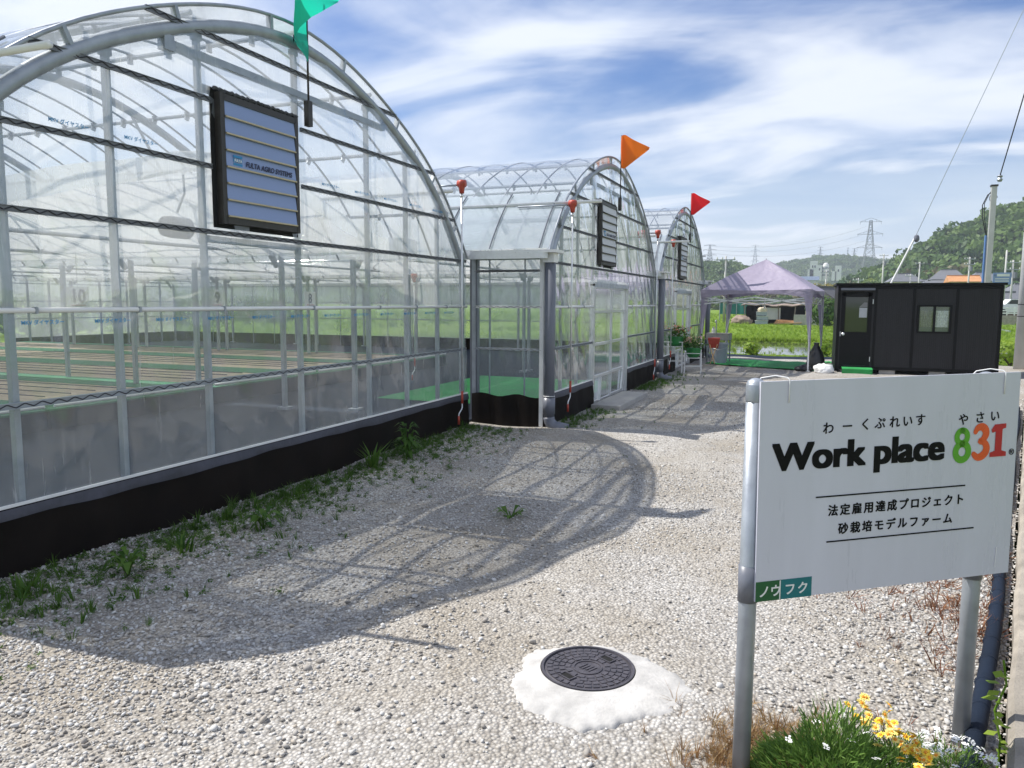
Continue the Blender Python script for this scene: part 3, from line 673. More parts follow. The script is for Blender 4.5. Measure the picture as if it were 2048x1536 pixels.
# ------------------------------------------------------------------ rain gutters with downpipes between the houses
def gutter(X, Y, L, label, px0):
    t = thing('rain_gutter', label, 'gutter', (X, Y, 0), 0, 'gutters with downpipes')
    MB().box((-L/2+0.05, 0, 2.315), (L, 0.26, 0.014)).box((-L/2+0.05, 0.135, 2.265), (L, 0.012, 0.11)).box((-L/2+0.05, -0.135, 2.265), (L, 0.012, 0.11)).build('trough', m_alu, t)
    MB().box((0.09, 0, 2.30), (0.16, 0.34, 0.035)).box((0.04, 0, 2.22), (0.15, 0.17, 0.12)).build('end_outlet', m_white, t)
    dp = MB(); dp.tube([(0.04, 0, 2.2), (0.04, 0, 0.13)], 0.072, 20); dp.tube([(0.04, 0, 0.40), (0.04, 0, 0.18)], 0.080, 20)
    dp.build('downpipe', m_pvc, t, smooth=True)
    pts = [(0.04+0.13*(1-math.cos(a)), -0.0, 0.14-0.13*math.sin(a)) for a in np.linspace(0, 1.35, 8)]
    pts.append((pts[-1][0]+0.16, 0, pts[-1][2]-0.02))
    MB().tube(pts, 0.074, 16).build('elbow', m_pvc, t, smooth=True)
    MB().tube([(0.04+0.075*math.cos(a), 0.075*math.sin(a), 0.42) for a in np.linspace(0, 2*PI, 20, endpoint=False)], 0.004, 5, closed=True).build('clamp', m_white, t)
    return t
gutter(-3.36, 9.46, 1.2, 'grey downpipe and white gutter end in the corner between the nearest and middle greenhouse', 0)
gutter(-3.32, 16.60, 20, 'grey downpipe and gutter between the middle and the farthest greenhouse', 0)
gutter(-3.32, 23.75, 20, 'grey downpipe behind the tent at the far corner of the last greenhouse', 0)

# ------------------------------------------------------------------ louvred fan vents on the gables
def louvre(X, Y, label, open_, lettered):
    t = thing('louvre_vent', label, 'louvre vent', (X, Y, 2.25), 0, 'louvred vents on the gables')
    w, h = 0.97, 1.0
    fr = MB()
    for y in (0.035, w-0.035): fr.box((0.022, y, h/2), (0.064, 0.045, h))
    for z in (0.03, h-0.03): fr.box((0.022, w/2, z), (0.064, w-0.10, 0.050))
    fr.build('frame', m_dark, t)
    bk = MB().box((-0.012, w/2, h/2), (0.01, w+0.06, h+0.06)).build('backing', m_pit, t)
    ft = MB(); ft.tube([(0.02+0.006*math.sin(i*1.9), -0.02+(w+0.04)*i/40, h+0.022+0.006*math.sin(i*2.6)) for i in range(41)], 0.015, 5); ft.build('bunched_film', m_fold, t)
    n = 7; dz = (h-0.11)/n
    for i in range(n):
        z0 = 0.055+dz*i
        s = MB(); xo = 0.050+open_; s.add([(xo, 0.06, z0+0.004), (xo, w-0.06, z0+0.004), (0.044, w-0.06, z0+dz+0.006), (0.044, 0.06, z0+dz+0.006), (xo-0.006, 0.06, z0+0.004), (xo-0.006, w-0.06, z0+0.004), (0.038, w-0.06, z0+dz+0.006), (0.038, 0.06, z0+dz+0.006)], [(0, 1, 2, 3), (7, 6, 5, 4), (0, 4, 5, 1), (3, 2, 6, 7), (0, 3, 7, 4), (1, 5, 6, 2)])
        so = s.build('slat', m_slat if lettered else m_slat2, t); MB().tube([(xo+0.002, 0.06, z0+0.008), (xo+0.002, w-0.06, z0+0.008)], 0.008, 6).build('slat_edge', m_edge if lettered else m_dark, so)
    zc = 0.055+dz*3
    tilt = math.atan2(open_+0.015, dz)
    k = 1.0
    text_obj('lettering', 'FULTA AGRO SYSTEMS', 0.058*k, m_navy, t, (0.054+open_*0.8, 0.27, zc+0.036), (PI/2-tilt*0, 0, PI/2), 0.0016, shear=0.15, width=0.58)
    lg = MB().box((0.0505+open_*.6, 0.185, zc+0.068), (0.003, 0.10, 0.026)).box((0.0505+open_*.6, 0.185, zc+0.098), (0.003, 0.10, 0.018)).box((0.0505+open_*.6, 0.185, zc+0.038), (0.003, 0.10, 0.018)).build('logo', m_blueink, t)
    text_obj('logo_lettering', 'FULTA', 0.03, m_white, lg, (0.054+open_*.6, 0.143, zc+0.058), (PI/2, 0, PI/2), 0.001, width=0.085)
    return t
louvre(-4.435, 5.83-1.06, 'louvred vent with blue-lettered silver slats under the green pennant', 0.008, True)
louvre(-3.385, 13.0-1.08, 'pale louvred vent under the orange pennant', 0.014, False)
louvre(-3.385, 20.2-1.08, 'pale louvred vent under the red pennant', 0.014, False)

# ------------------------------------------------------------------ roll-up cranks
def crank(x, y, ztop, zbot, label, arm=0.9, side_=-1):
    t = thing('vent_crank', label, 'vent crank', (x, y, 0), 0, 'roll-up vent cranks with red gearboxes')
    gb = MB(); gb.lathe([(0.0, -0.085), (0.030, -0.085), (0.036, -0.03), (0.050, 0.02), (0.050, 0.055), (0.034, 0.080), (0.0, 0.088)][1:-1], (0, 0, ztop), 14).tube([(-0.05, 0, ztop+0.035), (0.05, 0, ztop+0.035)], 0.046, 14).build('gearbox', m_redp, t, smooth=True)
    MB().tube([(0.0, 0, ztop+0.02), (-arm, 0, ztop+0.02)], 0.013, 8).build('drive_shaft', m_galv, t, smooth=True)
    MB().tube([(0, 0, ztop-0.08), (0, 0, zbot+0.17)], 0.0115, 8).tube([(0, 0, ztop-0.10), (0, 0, ztop-0.13)], 0.022, 8).build('rod', m_alu, t, smooth=True)
    h = MB(); h.tube([(0, 0, zbot+0.2), (0, 0, zbot+0.05), (0, -0.01, zbot+0.03), (0, -0.09, zbot-0.02), (0, -0.10, zbot-0.04), (0, -0.10, zbot-0.16)], 0.008, 7).build('handle', m_alu, t, smooth=True)
    MB().tube([(0, 0, zbot+0.26), (0, 0, zbot+0.10)], 0.016, 8).build('grip', m_redp, t, smooth=True); MB().tube([(0, -0.10, zbot-0.05), (0, -0.10, zbot-0.16)], 0.015, 8).build('grip', m_redp, t, smooth=True)
crank(-4.30, 8.86, 3.09, 0.24, 'red-gearbox vent crank on the nearest greenhouse, in the corner by the return wall', 0.5)
crank(-3.24, 10.12, 2.95, 0.30, 'red-gearbox vent crank beside the first grey downpipe', 0.8)
crank(-3.24, 15.86, 3.05, 0.22, 'red-gearbox vent crank standing just left of the second grey downpipe', 0.8)
crank(-3.24, 17.60, 2.99, 0.30, 'red-gearbox vent crank just right of the second grey downpipe, behind the plant stand', 0.8)
crank(-7.3, 12.95, 2.10, 0.30, 'faint red-gearbox crank seen through the film of the return wall', 0.9)

# ------------------------------------------------------------------ pennants
def pennant(X, Y, col, label, text, style):
    M = Mat('pennant_'+label.split()[0]); M.p.inputs['Base Color'].default_value = (*col, 1); M.p.inputs['Roughness'].default_value = 0.5
    tr = M.n('ShaderNodeBsdfTranslucent'); tr.inputs[0].default_value = (*[min(1, c*1.4) for c in col], 1); mx = M.n('ShaderNodeMixShader'); mx.inputs[0].default_value = 0.55; M.l(M.p.outputs[0], mx.inputs[1]); M.l(tr.outputs[0], mx.inputs[2]); M.l(mx.outputs[0], M.out.inputs[0])
    t = thing('pennant_flag', label, 'flag', (X, Y, 3.3), 0, 'pennants on the greenhouse tops')
    MB().tube([(0.05, 0, 0.10), (0.05, 0, 1.16)], 0.0095, 8).build('pole', m_dark, t, smooth=True)
    MB().box((0.045, 0, 0.02), (0.05, 0.06, 0.22)).build('pole_socket', m_dark, t)
    # (forward, along the wall, lower edge, upper edge) of the cloth from the pole to its tip
    if style == 'green': key = [(0.055, 0.0, 0.46, 0.84), (0.07, -0.08, 0.50, 0.90), (0.085, -0.19, 0.54, 0.95), (0.11, -0.255, 0.58, 1.00), (0.15, -0.22, 0.68, 1.05), (0.19, -0.11, 0.80, 1.08), (0.23, 0.02, 0.90, 1.07), (0.28, 0.16, 1.00, 1.03)]
    else: key = [(0.055, 0.0, 0.64, 1.10), (0.06, -0.05, 0.62, 1.13), (0.085, -0.075, 0.60, 1.15), (0.13, -0.06, 0.60, 1.15), (0.25, -0.02, 0.69, 1.08), (0.40, 0.02, 0.82, 1.00), (0.52, 0.05, 0.91, 0.94)]
    cum = [0]
    for a, b in zip(key, key[1:]): cum.append(cum[-1]+math.hypot(b[0]-a[0], b[1]-a[1]))
    rows = []
    for i in range(49):
        u = cum[-1]*i/48; x, y, lo, hi = (float(np.interp(u, cum, [p[j] for p in key])) for j in range(4)); f = u/cum[-1]
        rows.append([(x+0.006*math.sin(f*9+k*.6), y+0.006*math.sin(f*11+k*.4), lo+(hi-lo)*k/10) for k in range(11)])
    MB().grid(rows).build('cloth', M.m, t, smooth=True)
    if text:
        me = text_mesh('place 831', 0.088, 0.0); me = embolden(me, 0.004); me.materials.append(m_black)
        mesh_xform(me, lambda v: np.stack([0.066+v[:, 2]+0.02*np.clip((0.20-v[:, 0])/.3, 0, 1), -0.235+v[:, 0]*0.55, 0.53+v[:, 1]+0.14*(0.40-v[:, 0]), ], 1))
        inst('lettering', me, t)
    return t
pennant(-4.42, 5.87, (0.01, 0.44, 0.31), 'green pennant on a short pole at the nearest greenhouse top', True, 'green')
pennant(-3.37, 13.02, (0.85, 0.16, 0.01), 'orange pennant on the middle greenhouse top', False, '')
pennant(-3.37, 20.35, (0.75, 0.015, 0.02), 'red pennant on the farthest greenhouse top', False, '')

# ------------------------------------------------------------------ inside the houses
def bed(y, label, x0=-8.9, x1=-24.5):
    t = thing('planting_bed', label, 'planting bed', (x0, y, 0), 0, 'sand beds inside the greenhouses')
    Lb = x0-x1
    MB().box((-Lb/2, 0, 0.15), (Lb, 2.68, 0.24)).build('bed_side', m_sheet, t)
    MB().box((-Lb/2, 1.15, 0.275), (Lb, 0.40, 0.02)).box((-Lb/2, -1.15, 0.275), (Lb, 0.40, 0.02)).box((-0.52, 0, 0.274), (1.05, 1.9, 0.02)).build('green_edging', m_turf2, t)
    rows = []
    for i in range(41): rows.append([(-1.03-(Lb-1.1)*i/40, -0.95+1.9*k/24, 0.276+0.0015*math.sin(i*3.1+k)) for k in range(25)])
    MB().grid(rows).build('sand', m_sand, t)
    dl = MB()
    for q in (-0.6, -0.2, 0.2, 0.6): dl.tube([(-1.1, q, 0.31), (-Lb+.2, q, 0.292)], 0.009, 5)
    dl.build('drip_hose', m_spring, t)
    MB().tube([(0.02, -1.3, 0.33), (0.02, 1.3, 0.33)], 0.018, 6).build('supply_pipe', m_white, t)
for i, (y, nm) in enumerate(((5.2, 'sand bed seen at the far left through the nearest film, left of bed ten'), (7.93, 'sand bed below the card reading 10'), (10.65, 'sand bed below the card reading 9'), (13.35, 'sand bed below the card reading 8'), (16.05, 'sand bed to the right of the one marked 8, seen through two films'))):
    bed(y, nm)
for n_, y in (('10', 7.93), ('9', 10.68), ('8', 13.33)):
    t = thing('number_card', 'white card reading %s hung inside over a sand bed' % n_, 'sign card', (-10.0, y, 1.52), 0, 'number cards over the beds')
    MB().box((0, 0, 0.16), (0.01, 0.36, 0.32)).build('card', m_white, t)
    text_obj('numeral', n_, 0.24, m_navy, t, (0.007, 0, 0.09), (PI/2, 0, PI/2), 0.006, 'CENTER', sy=1.15)
    MB().tube([(0, 0, 0.3), (0, 0, 0.82)], 0.004, 4).build('hanging_wire', m_spring, t)
    MB().box((0.007, 0, 0.05), (0.002, 0.24, 0.012)).build('card_rule', m_redp, t)
def curtain(X, Y, label):
    t = thing('shade_curtain', label, 'shade curtain', (X, Y, 0), 0, 'white shade curtains under the roofs')
    prof = [(-3.35, 2.30), (-2.4, 2.27), (-1.6, 2.50), (-0.8, 2.72), (0, 2.84), (0.8, 2.72), (1.6, 2.46), (2.4, 2.27), (3.35, 2.30)]
    yy = np.linspace(-3.35, 3.35, 45); zz_ = np.interp(yy, [p[0] for p in prof], [p[1] for p in prof])
    rows = [[(-16.0*i/30, y, z+0.012*math.sin(i*2.4+k*.5)+0.01*math.sin(k*1.3+i)) for k, (y, z) in enumerate(zip(yy, zz_))] for i in range(31)]
    MB().grid(rows).build('sheet', m_curtain, t, smooth=True)
    MB().grid([[(0.01+0.015*math.sin(k*1.1), y, z+dz+0.01*math.sin(k*.8)) for k, (y, z) in enumerate(zip(yy, zz_))] for dz in (-0.01, 0.06, 0.17)]).build('front_hem', m_curtain, t, smooth=True)
curtain(-5.12, 5.83, 'white shade curtain stretched under the roof of the nearest greenhouse')
curtain(-4.9, 13.0, 'white shade curtain stretched under the roof of the middle greenhouse')
curtain(-4.9, 20.2, 'white shade curtain stretched under the roof of the farthest greenhouse')
t = thing('circulation_fan', 'grey circulation fan hung inside just left of the lettered vent', 'fan', (-5.6, 5.46, 2.32))
MB().tube([(0, -0.10, 0), (0, -0.02, 0), (0, 0.16, 0)], [0.09, 0.10, 0.10], 20).build('shroud', m_pvc, t, smooth=True)
MB().lathe([(0.05, -0.03), (0.05, 0.03)], (0, 0, 0), 12).build('motor', m_pvc, t); MB().tube([(0, 0.05, 0.14), (0.05, 0.1, 0.32), (0.02, 0.12, 0.5)], 0.011, 6).build('bracket', m_galv, t)
tag(MB().grid([[(x, y, 0.045) for x in (-6.9, -3.75)] for y in (10.9, 15.2)]).build('green_floor_mat', m_turf), 'bright green mat on the floor behind the return wall film', 'mat')
sl = MB().box((0, 0, 0.0), (0.46, 2.0, 0.10)).build('doorstep', m_conc, bevel=0.008); sl.location = (-3.08, 12.4, 0.02); tag(sl, 'pale concrete doorstep slab before the double film door', 'doorstep')
# ------------------------------------------------------------------ the sign board
SA = Vector((-0.18, 2.61, 0)); SD = Vector((0.85, 0.63, 0)).normalized(); rz = math.atan2(SD.y, SD.x)
sb = thing('sign_board', 'white sign board lettered Work place 831 on two galvanised posts', 'sign', SA, rz)
m_panel = mat('sign_panel', (0.565, 0.57, 0.65), 0.3, 0, 0.045, 2.2, stretch=(3, 3, 0.5))
tl = math.radians(0.75); ct, st_ = math.cos(tl), math.sin(tl)
pn = MB().box((0.527, 0, 0.375), (1.053, 0.008, 0.745)).build('panel', m_panel, sb); pn.location = (0.003, 0, 0.648); pn.rotation_euler = (0, -tl, 0)
def sp(u, z, y=-0.0052):                                   # sign-plane measurements to the panel's own axes
    u -= 0.003; z -= 0.648
    return (u*ct+z*st_, y, -u*st_+z*ct)
RX = (PI/2, 0, 0)
a = sp(0.052, 1.098)
text_obj('lettering', 'Work place', 0.127, m_black, pn, a, RX, 0.0058, width=0.690, space=1.0, sy=1.0)
for ch, u, z in zip('わーくぷれいす', (0.234, 0.308, 0.380, 0.438, 0.497, 0.550, 0.603), (1.217, 1.221, 1.225, 1.227, 1.229, 1.231, 1.233)):
    text_obj('kana', ch, 0.044, m_black, pn, sp(u, z), RX, 0.0006)
for ch, u, z in zip('やさい', (0.786, 0.857, 0.922), (1.228, 1.233, 1.237)): text_obj('kana', ch, 0.044, m_black, pn, sp(u, z), RX, 0.0006)
m_g8 = mat('green_print', (0.10, 0.36, 0.02), 0.5); m_o3 = mat('orange_print', (0.72, 0.10, 0.02), 0.5); m_r1 = mat('red_print', (0.45, 0.012, 0.02), 0.5)
def fat(me_pts, w, n=10):                                  # a thick round-ended stroke
    return me_pts
def blob_stroke(pts, ws):
    """filled ribbon with round joints, drawn flat in the panel's plane"""
    m = MB()
    P = [Vector((p[0], p[1])) for p in pts]; L_, R_ = [], []
    for i, p in enumerate(P):
        d = (P[min(i+1, len(P)-1)]-P[max(i-1, 0)]).normalized(); nrm = Vector((-d.y, d.x)); L_.append(p+nrm*ws[i]/2); R_.append(p-nrm*ws[i]/2)
    for i in range(len(P)-1):
        q = [L_[i], L_[i+1], R_[i+1], R_[i]]
        m.add([(v.x, 0.00004*(i % 7), v.y) for v in q], [(0, 1, 2, 3)])
    for e in (0, -1):
        m.add([(P[e].x+ws[e]/2*math.cos(t), -0.0003, P[e].y+ws[e]/2*math.sin(t)) for t in np.linspace(0, 2*PI, 20, endpoint=False)], [tuple(range(20))])
    return m
def num(name, pts, ws, m, u, z):
    o = blob_stroke(pts, ws).build(name, m, pn); o.location = sp(u, z, -0.0056); return o
T = np.linspace(0, 2*PI, 49)
up = [(0.0225*math.sin(t), 0.088+0.023*math.cos(t)) for t in T]; lo = [(0.0275*math.sin(t), 0.034+0.029*math.cos(t)) for t in T]
num('digit_eight', up, [0.022]*49, m_g8, 0.808, 1.094); num('digit_eight', lo, [0.025]*49, m_g8, 0.810, 1.094)
t3 = [(-0.030, 0.098), (-0.018, 0.112), (0.002, 0.115), (0.020, 0.104), (0.024, 0.087), (0.012, 0.070), (-0.006, 0.063), (0.016, 0.058), (0.030, 0.042), (0.026, 0.022), (0.006, 0.008), (-0.016, 0.006), (-0.034, 0.018)]
def smooth(pts, n=6):
    out = []; P = [np.array(p) for p in pts]
    for i in range(len(P)-1):
        p0, p1, p2, p3 = P[max(i-1, 0)], P[i], P[i+1], P[min(i+2, len(P)-1)]
        for k in range(n):
            t = k/n; out.append(tuple(0.5*((2*p1)+(-p0+p2)*t+(2*p0-5*p1+4*p2-p3)*t*t+(-p0+3*p1-3*p2+p3)*t**3)))
    out.append(tuple(P[-1])); return out
q = [(x*0.86, z) for x, z in smooth(t3)]; num('digit_three', q, [0.018+0.012*abs(math.sin(i/len(q)*2*PI)) for i in range(len(q))], m_o3, 0.890, 1.100)
o = MB().add([(x, 0, z) for x, z in ((-0.036, 0), (0.036, 0), (0.036, 0.016), (0.015, 0.022), (0.015, 0.100), (0.030, 0.104), (0.030, 0.120), (-0.020, 0.118), (-0.034, 0.100), (-0.030, 0.088), (-0.015, 0.092), (-0.015, 0.022), (-0.036, 0.016))], [tuple(range(13))]).build('digit_one', m_r1, pn); o.location = sp(0.968, 1.104, -0.0056)
text_obj('registered_mark', '®', 0.03, m_black, pn, sp(1.018, 1.108), RX, 0.0002)
MB().box((0.307, 0, 0), (0.614, 0.001, 0.0048)).build('rule', m_black, pn).location = sp(0.22, 0.997); MB().box((0.307, 0, 0), (0.614, 0.001, 0.0048)).build('rule', m_black, pn).location = sp(0.27, 0.838)
for i, ch in enumerate('法定雇用達成プロジェクト'): text_obj('kanji', ch, 0.041, m_black, pn, sp(0.270+0.0476*i, 0.932+0.00075*i), RX, 0.0011)
for i, ch in enumerate('砂栽培モデルファーム'): text_obj('kanji', ch, 0.041, m_black, pn, sp(0.314+0.0482*i, 0.866+0.00075*i), RX, 0.0011)
m_lg = mat('label_green', (0.01, 0.095, 0.03), 0.5); m_lt = mat('label_teal', (0.005, 0.15, 0.17), 0.5)
lb = MB().box((0.048, 0, 0.034), (0.096, 0.001, 0.069)).build('label_patch', m_lg, pn); lb.location = (0.002, -0.0047, 0.0015)
lb2 = MB().box((0.059, 0, 0.034), (0.119, 0.001, 0.069)).build('label_patch', m_lt, pn); lb2.location = (0.0985, -0.0047, 0.0015)
for ch, x in zip('ノウ', (0.010, 0.054)): text_obj('label_lettering', ch, 0.044, m_white, lb, (x, -0.0008, 0.017), RX, 0.0010)
for ch, x in zip('フク', (0.012, 0.062)): text_obj('label_lettering', ch, 0.044, m_white, lb2, (x, -0.0008, 0.017), RX, 0.0010)
MB().box((0, 0, 0.034), (0.004, 0.0012, 0.066)).build('label_divider', m_white, lb).location = (0.092, -0.0006, 0)
for x, top, name in ((0.0, 1.385, 'post'), (0.935, 1.39, 'post')):
    p = MB().tube([(x, 0.036, -0.1), (x, 0.036, top)], 0.030, 20).build(name, m_galv, sb, smooth=True)
    MB().lathe([(0.0305, -0.055), (0.0315, -0.05), (0.0315, 0.0), (0.026, 0.014), (0.014, 0.022), (0.004, 0.024)], (x, 0.036, top-0.005), 20).build('post_cap', m_white if False else m_galv, p, smooth=True)
    MB().tube([(x, 0.036, 0.640), (x, 0.036, 0.765)], 0.0335, 20).build('sleeve', m_pvc, p, smooth=True)
MB().box((0.47, 0.036, 0.70), (0.9, 0.03, 0.03)).box((0.47, 0.036, 1.33), (0.9, 0.03, 0.03)).build('cross_bar', m_galv, sb)
for x, z0, z1 in ((0.098, 1.325, 1.404), (0.975, 1.332, 1.412)):
    MB().tube([(x, -0.007, z0), (x, -0.008, z1-0.004), (x-0.004, 0.0, z1+0.003), (x-0.03, 0.03, z1+0.007), (x-0.07, 0.05, z1-0.002), (x-0.085, 0.066, z1-0.03)], 0.0022, 6).build('wire_tie', m_white, sb, smooth=True)
MB().tube([(0.99, -0.007, 0.69), (0.992, -0.007, 0.765)], 0.0014, 5).build('wire_tie', m_white, sb)
MB().tube([(0.96, 0.05, 0.655), (1.0, 0.06, 0.62), (1.06, 0.06, 0.56)], 0.0012, 5).build('wire_tie', m_white, sb)

# ------------------------------------------------------------------ drain hose along the kerb
dh_ = MB(); pts = [(edge(y)-0.09+0.012*math.sin(y*1.7), y, 0.035) for y in np.arange(1.0, 14, 0.12)]; dh_.tube(pts, 0.034, 12)
for i in range(0, len(pts), 2): dh_.tube([pts[i], (pts[i][0]+.0002, pts[i][1]+0.02, pts[i][2])], 0.0365, 12)
tag(dh_.build('drain_hose', m_sheet, smooth=True), 'black corrugated drain hose lying along the foot of the kerb', 'hose')

# ------------------------------------------------------------------ tent
m_tent = Mat('tent_fabric'); co = m_tent.coord(); nn = m_tent.noise(3.5, 5, 0.6, co, 0.8)
cc = m_tent.mix(m_tent.mr(nn, 0.3, 0.7), (0.36, 0.32, 0.42), (0.43, 0.385, 0.49)); m_tent.l(cc, m_tent.p.inputs['Base Color']); m_tent.p.inputs['Roughness'].default_value = 0.5
nb = m_tent.bump(m_tent.noise(2.6, 4, 0.6, m_tent.coord(scale=(1, 1, 1.6)), 1.5), 0.5, 0.06)
tr = m_tent.n('ShaderNodeBsdfTranslucent'); m_tent.l(cc, tr.inputs[0]); mx = m_tent.n('ShaderNodeMixShader'); mx.inputs[0].default_value = 0.25; m_tent.l(m_tent.p.outputs[0], mx.inputs[1]); m_tent.l(tr.outputs[0], mx.inputs[2]); m_tent.l(mx.outputs[0], m_tent.out.inputs[0])
m_tent = m_tent.m
FL, FR, BL, BR = Vector((-2.98, 20.35, 0)), Vector((-0.31, 19.92, 0)), Vector((-2.62, 22.85, 0)), Vector((-0.05, 22.42, 0))
tc_ = (FL+FR+BL+BR)/4
tn = thing('canopy_tent', 'lavender pop-up canopy tent on four draped legs over a green mat', 'tent', tc_)
EZ, PZ = 2.00, 2.80
rows = []; cor = [FL, FR, BR, BL, FL]
per = []
for a, b in zip(cor, cor[1:]):
    for i in range(16): per.append((a.lerp(b, i/16)-tc_, i/16))
per.append((FL-tc_, 0))
cv = MB()
for j in range(15):
    f = j/14; row = []
    for p, e in per:
        sag = 0.075*math.sin(PI*e)*(1-f*0.0)*f
        z = PZ-(PZ-EZ)*(0.62*f**0.85+0.38*f**1.6) - 0.10*math.sin(PI*e)*math.sin(PI*f)*0.6 - 0.03*math.sin(PI*e)*f
        z += 0.012*math.sin(e*37+j)*f*(1-f)*2
        row.append((p.x*f*(1-sag*0.3), p.y*f*(1-sag*0.3), z))
    rows.append(row)
cv.grid(rows)
val = []
for dz in (0.0, 0.08, 0.17, 0.24):
    row = []
    for (p, e), top in zip(per, rows[-1]):
        arc = 0.17*math.sin(PI*e)**0.8
        k = max(0, dz-(arc*dz/0.24)); row.append((top[0]*(1.008+0.01*math.sin(e*40+dz*20)*(dz > 0)), top[1]*(1.008+0.01*math.sin(e*31)*(dz > 0)), top[2]-k))
    val.append(row)
cn = cv.build('canopy', m_tent, tn, smooth=True); MB().grid(val).build('valance', m_tent, cn, smooth=True)
for c in (FL, FR, BR, BL):
    p = c-tc_; q = p*0.985
    lg = MB(); lg.box((q.x, q.y, 0.99), (0.035, 0.035, 1.98)); lg.box((q.x, q.y, 0.01), (0.09, 0.09, 0.02)); o = lg.build('leg', m_white, tn)
    dr = MB(); rr = []
    inx = -math.copysign(1, p.x); iny = -math.copysign(1, p.y)
    for i in range(13):
        f = i/12; w = 0.20*(1-f)**1.3+0.035; z = 1.92-1.42*f
        pts = [(w, 0.0), (w*.55, 0.02), (0.0, -0.02), (-0.02, 0.0), (0.02, w*.55), (0.0, w)]
        rr.append([(q.x+inx*u*0.8-inx*.02, q.y+iny*v*0.8-iny*.02, z) for u, v in pts])
    dr.grid(rr).build('leg_drape', m_tent, o, smooth=True)
bar = MB()
for a, b in ((FL, FR), (FR, BR), (BR, BL), (BL, FL)):
    a2, b2 = (a-tc_)*.98, (b-tc_)*.98
    m_ = (a2+b2)/2
    for z0, z1 in ((1.80, 1.62), (1.62, 1.80)):
        bar.bar((a2.x, a2.y, z0), (m_.x, m_.y, z1), 0.016, 0.026); bar.bar((m_.x, m_.y, z0), (b2.x, b2.y, z1), 0.016, 0.026)
    bar.bar((a2.x, a2.y, 1.72), (b2.x, b2.y, 1.72), 0.014, 0.022)
bar.build('truss_bar', m_alu, tn)
MB().tube([(0, 0, 1.5), (0, 0, PZ+0.02)], 0.018, 8).build('centre_pole', m_alu, tn)
# green mats
def mat_sheet(name, pts, z, label, m=m_turf):
    n = 24; rows = []
    for j in range(9):
        a = Vector(pts[0]).lerp(Vector(pts[3]), j/8); b = Vector(pts[1]).lerp(Vector(pts[2]), j/8)
        rows.append([(*(a.lerp(b, i/n)), z+0.008*math.sin(i*1.3+j*.7)+0.006*math.sin(i*.5)) for i in range(n+1)])
    o = MB().grid(rows).build(name, m); so = o.modifiers.new('t', 'SOLIDIFY'); so.thickness = 0.012; so.offset = -1
    return tag(o, label, 'mat')
mat_sheet('turf_mat', [(-2.95, 21.15), (0.25, 19.80), (0.32, 22.5), (-2.6, 23.2)], 0.03, 'green artificial turf spread on the ground under the lavender tent')
mat_sheet('turf_strip', [(-0.1, 23.0), (0.9, 23.0), (0.9, 23.5), (-0.1, 23.45)], 0.02, 'narrow bright green turf strip behind the tent leg beside the black cabin')
# sink, bucket, dustpan
sk = thing('outdoor_sink', 'grey outdoor sink with a tap at the far corner of the last greenhouse', 'sink', (-2.72, 22.05, 0), -0.1)
MB().box((0, 0, 0.80), (0.62, 0.46, 0.03)).box((0, -0.22, 0.71), (0.62, 0.02, 0.17)).box((0, 0.22, 0.71), (0.62, 0.02, 0.17)).box((-0.30, 0, 0.71), (0.02, 0.42, 0.17)).box((0.30, 0, 0.71), (0.02, 0.42, 0.17)).build('basin', m_conc, sk)
for x in (-0.27, 0.27):
    for y in (-0.19, 0.19): MB().box((x, y, 0.31), (0.035, 0.035, 0.62)).build('leg', m_galv, sk)
MB().tube([(-0.1, 0.1, 0.8), (-0.1, 0.1, 1.12), (-0.1, 0.06, 1.17), (-0.1, -0.02, 1.17), (-0.1, -0.05, 1.1)], 0.014, 8).build('tap', m_alu, sk, smooth=True); MB().tube([(0.18, 0.0, 0.8), (0.26, 0.05, 1.2)], 0.01, 6).build('hose', m_white, sk)
MB().lathe([(0.05, 0), (0.055, 0.09), (0.03, 0.14), (0.02, 0.17)], (-0.16, 0.02, 0.815), 12).build('soap_bottle', m_white, sk)
m_buck = mat('grey_blue_bucket', (0.33, 0.36, 0.42), 0.45, 0, 0.1)
bk = thing('bucket', 'pale grey-blue plastic bin standing before the outdoor sink', 'bin', (-2.62, 21.45, 0.03))
MB().lathe([(0.17, 0.0), (0.22, 0.50), (0.24, 0.50), (0.24, 0.54), (0.215, 0.54), (0.165, 0.03)], (0, 0, 0), 24).build('body', m_buck, bk, smooth=False); MB().tube([(-0.24, 0, 0.5), (-0.2, -0.14, 0.42), (0, -0.25, 0.36), (0.2, -0.14, 0.42), (0.24, 0, 0.5)], 0.006, 6).build('handle', m_alu, bk)
dp = thing('dustpan', 'red dustpan leaning against the pale bin under the tent', 'dustpan', (-2.72, 21.05, 0.03))
MB().add([(-0.16, -0.05, 0.68), (0.16, -0.05, 0.68), (0.11, -0.03, 0.42), (-0.11, -0.03, 0.42), (-0.16, 0.02, 0.70), (0.16, 0.02, 0.70), (0.11, 0.03, 0.42), (-0.11, 0.03, 0.42)], [(0, 1, 2, 3), (7, 6, 5, 4), (0, 3, 7, 4), (1, 5, 6, 2), (3, 2, 6, 7), (0, 4, 5, 1)]).build('pan', m_redp, dp)
m_wood = mat('light_wood', (0.42, 0.27, 0.13), 0.6, 0, 0.2, 20); MB().tube([(0.10, -0.06, 0.52), (-0.06, -0.20, 0.0)], 0.012, 6).tube([(-0.10, -0.06, 0.52), (0.06, -0.2, 0.0)], 0.012, 6).build('handle', m_wood, dp)
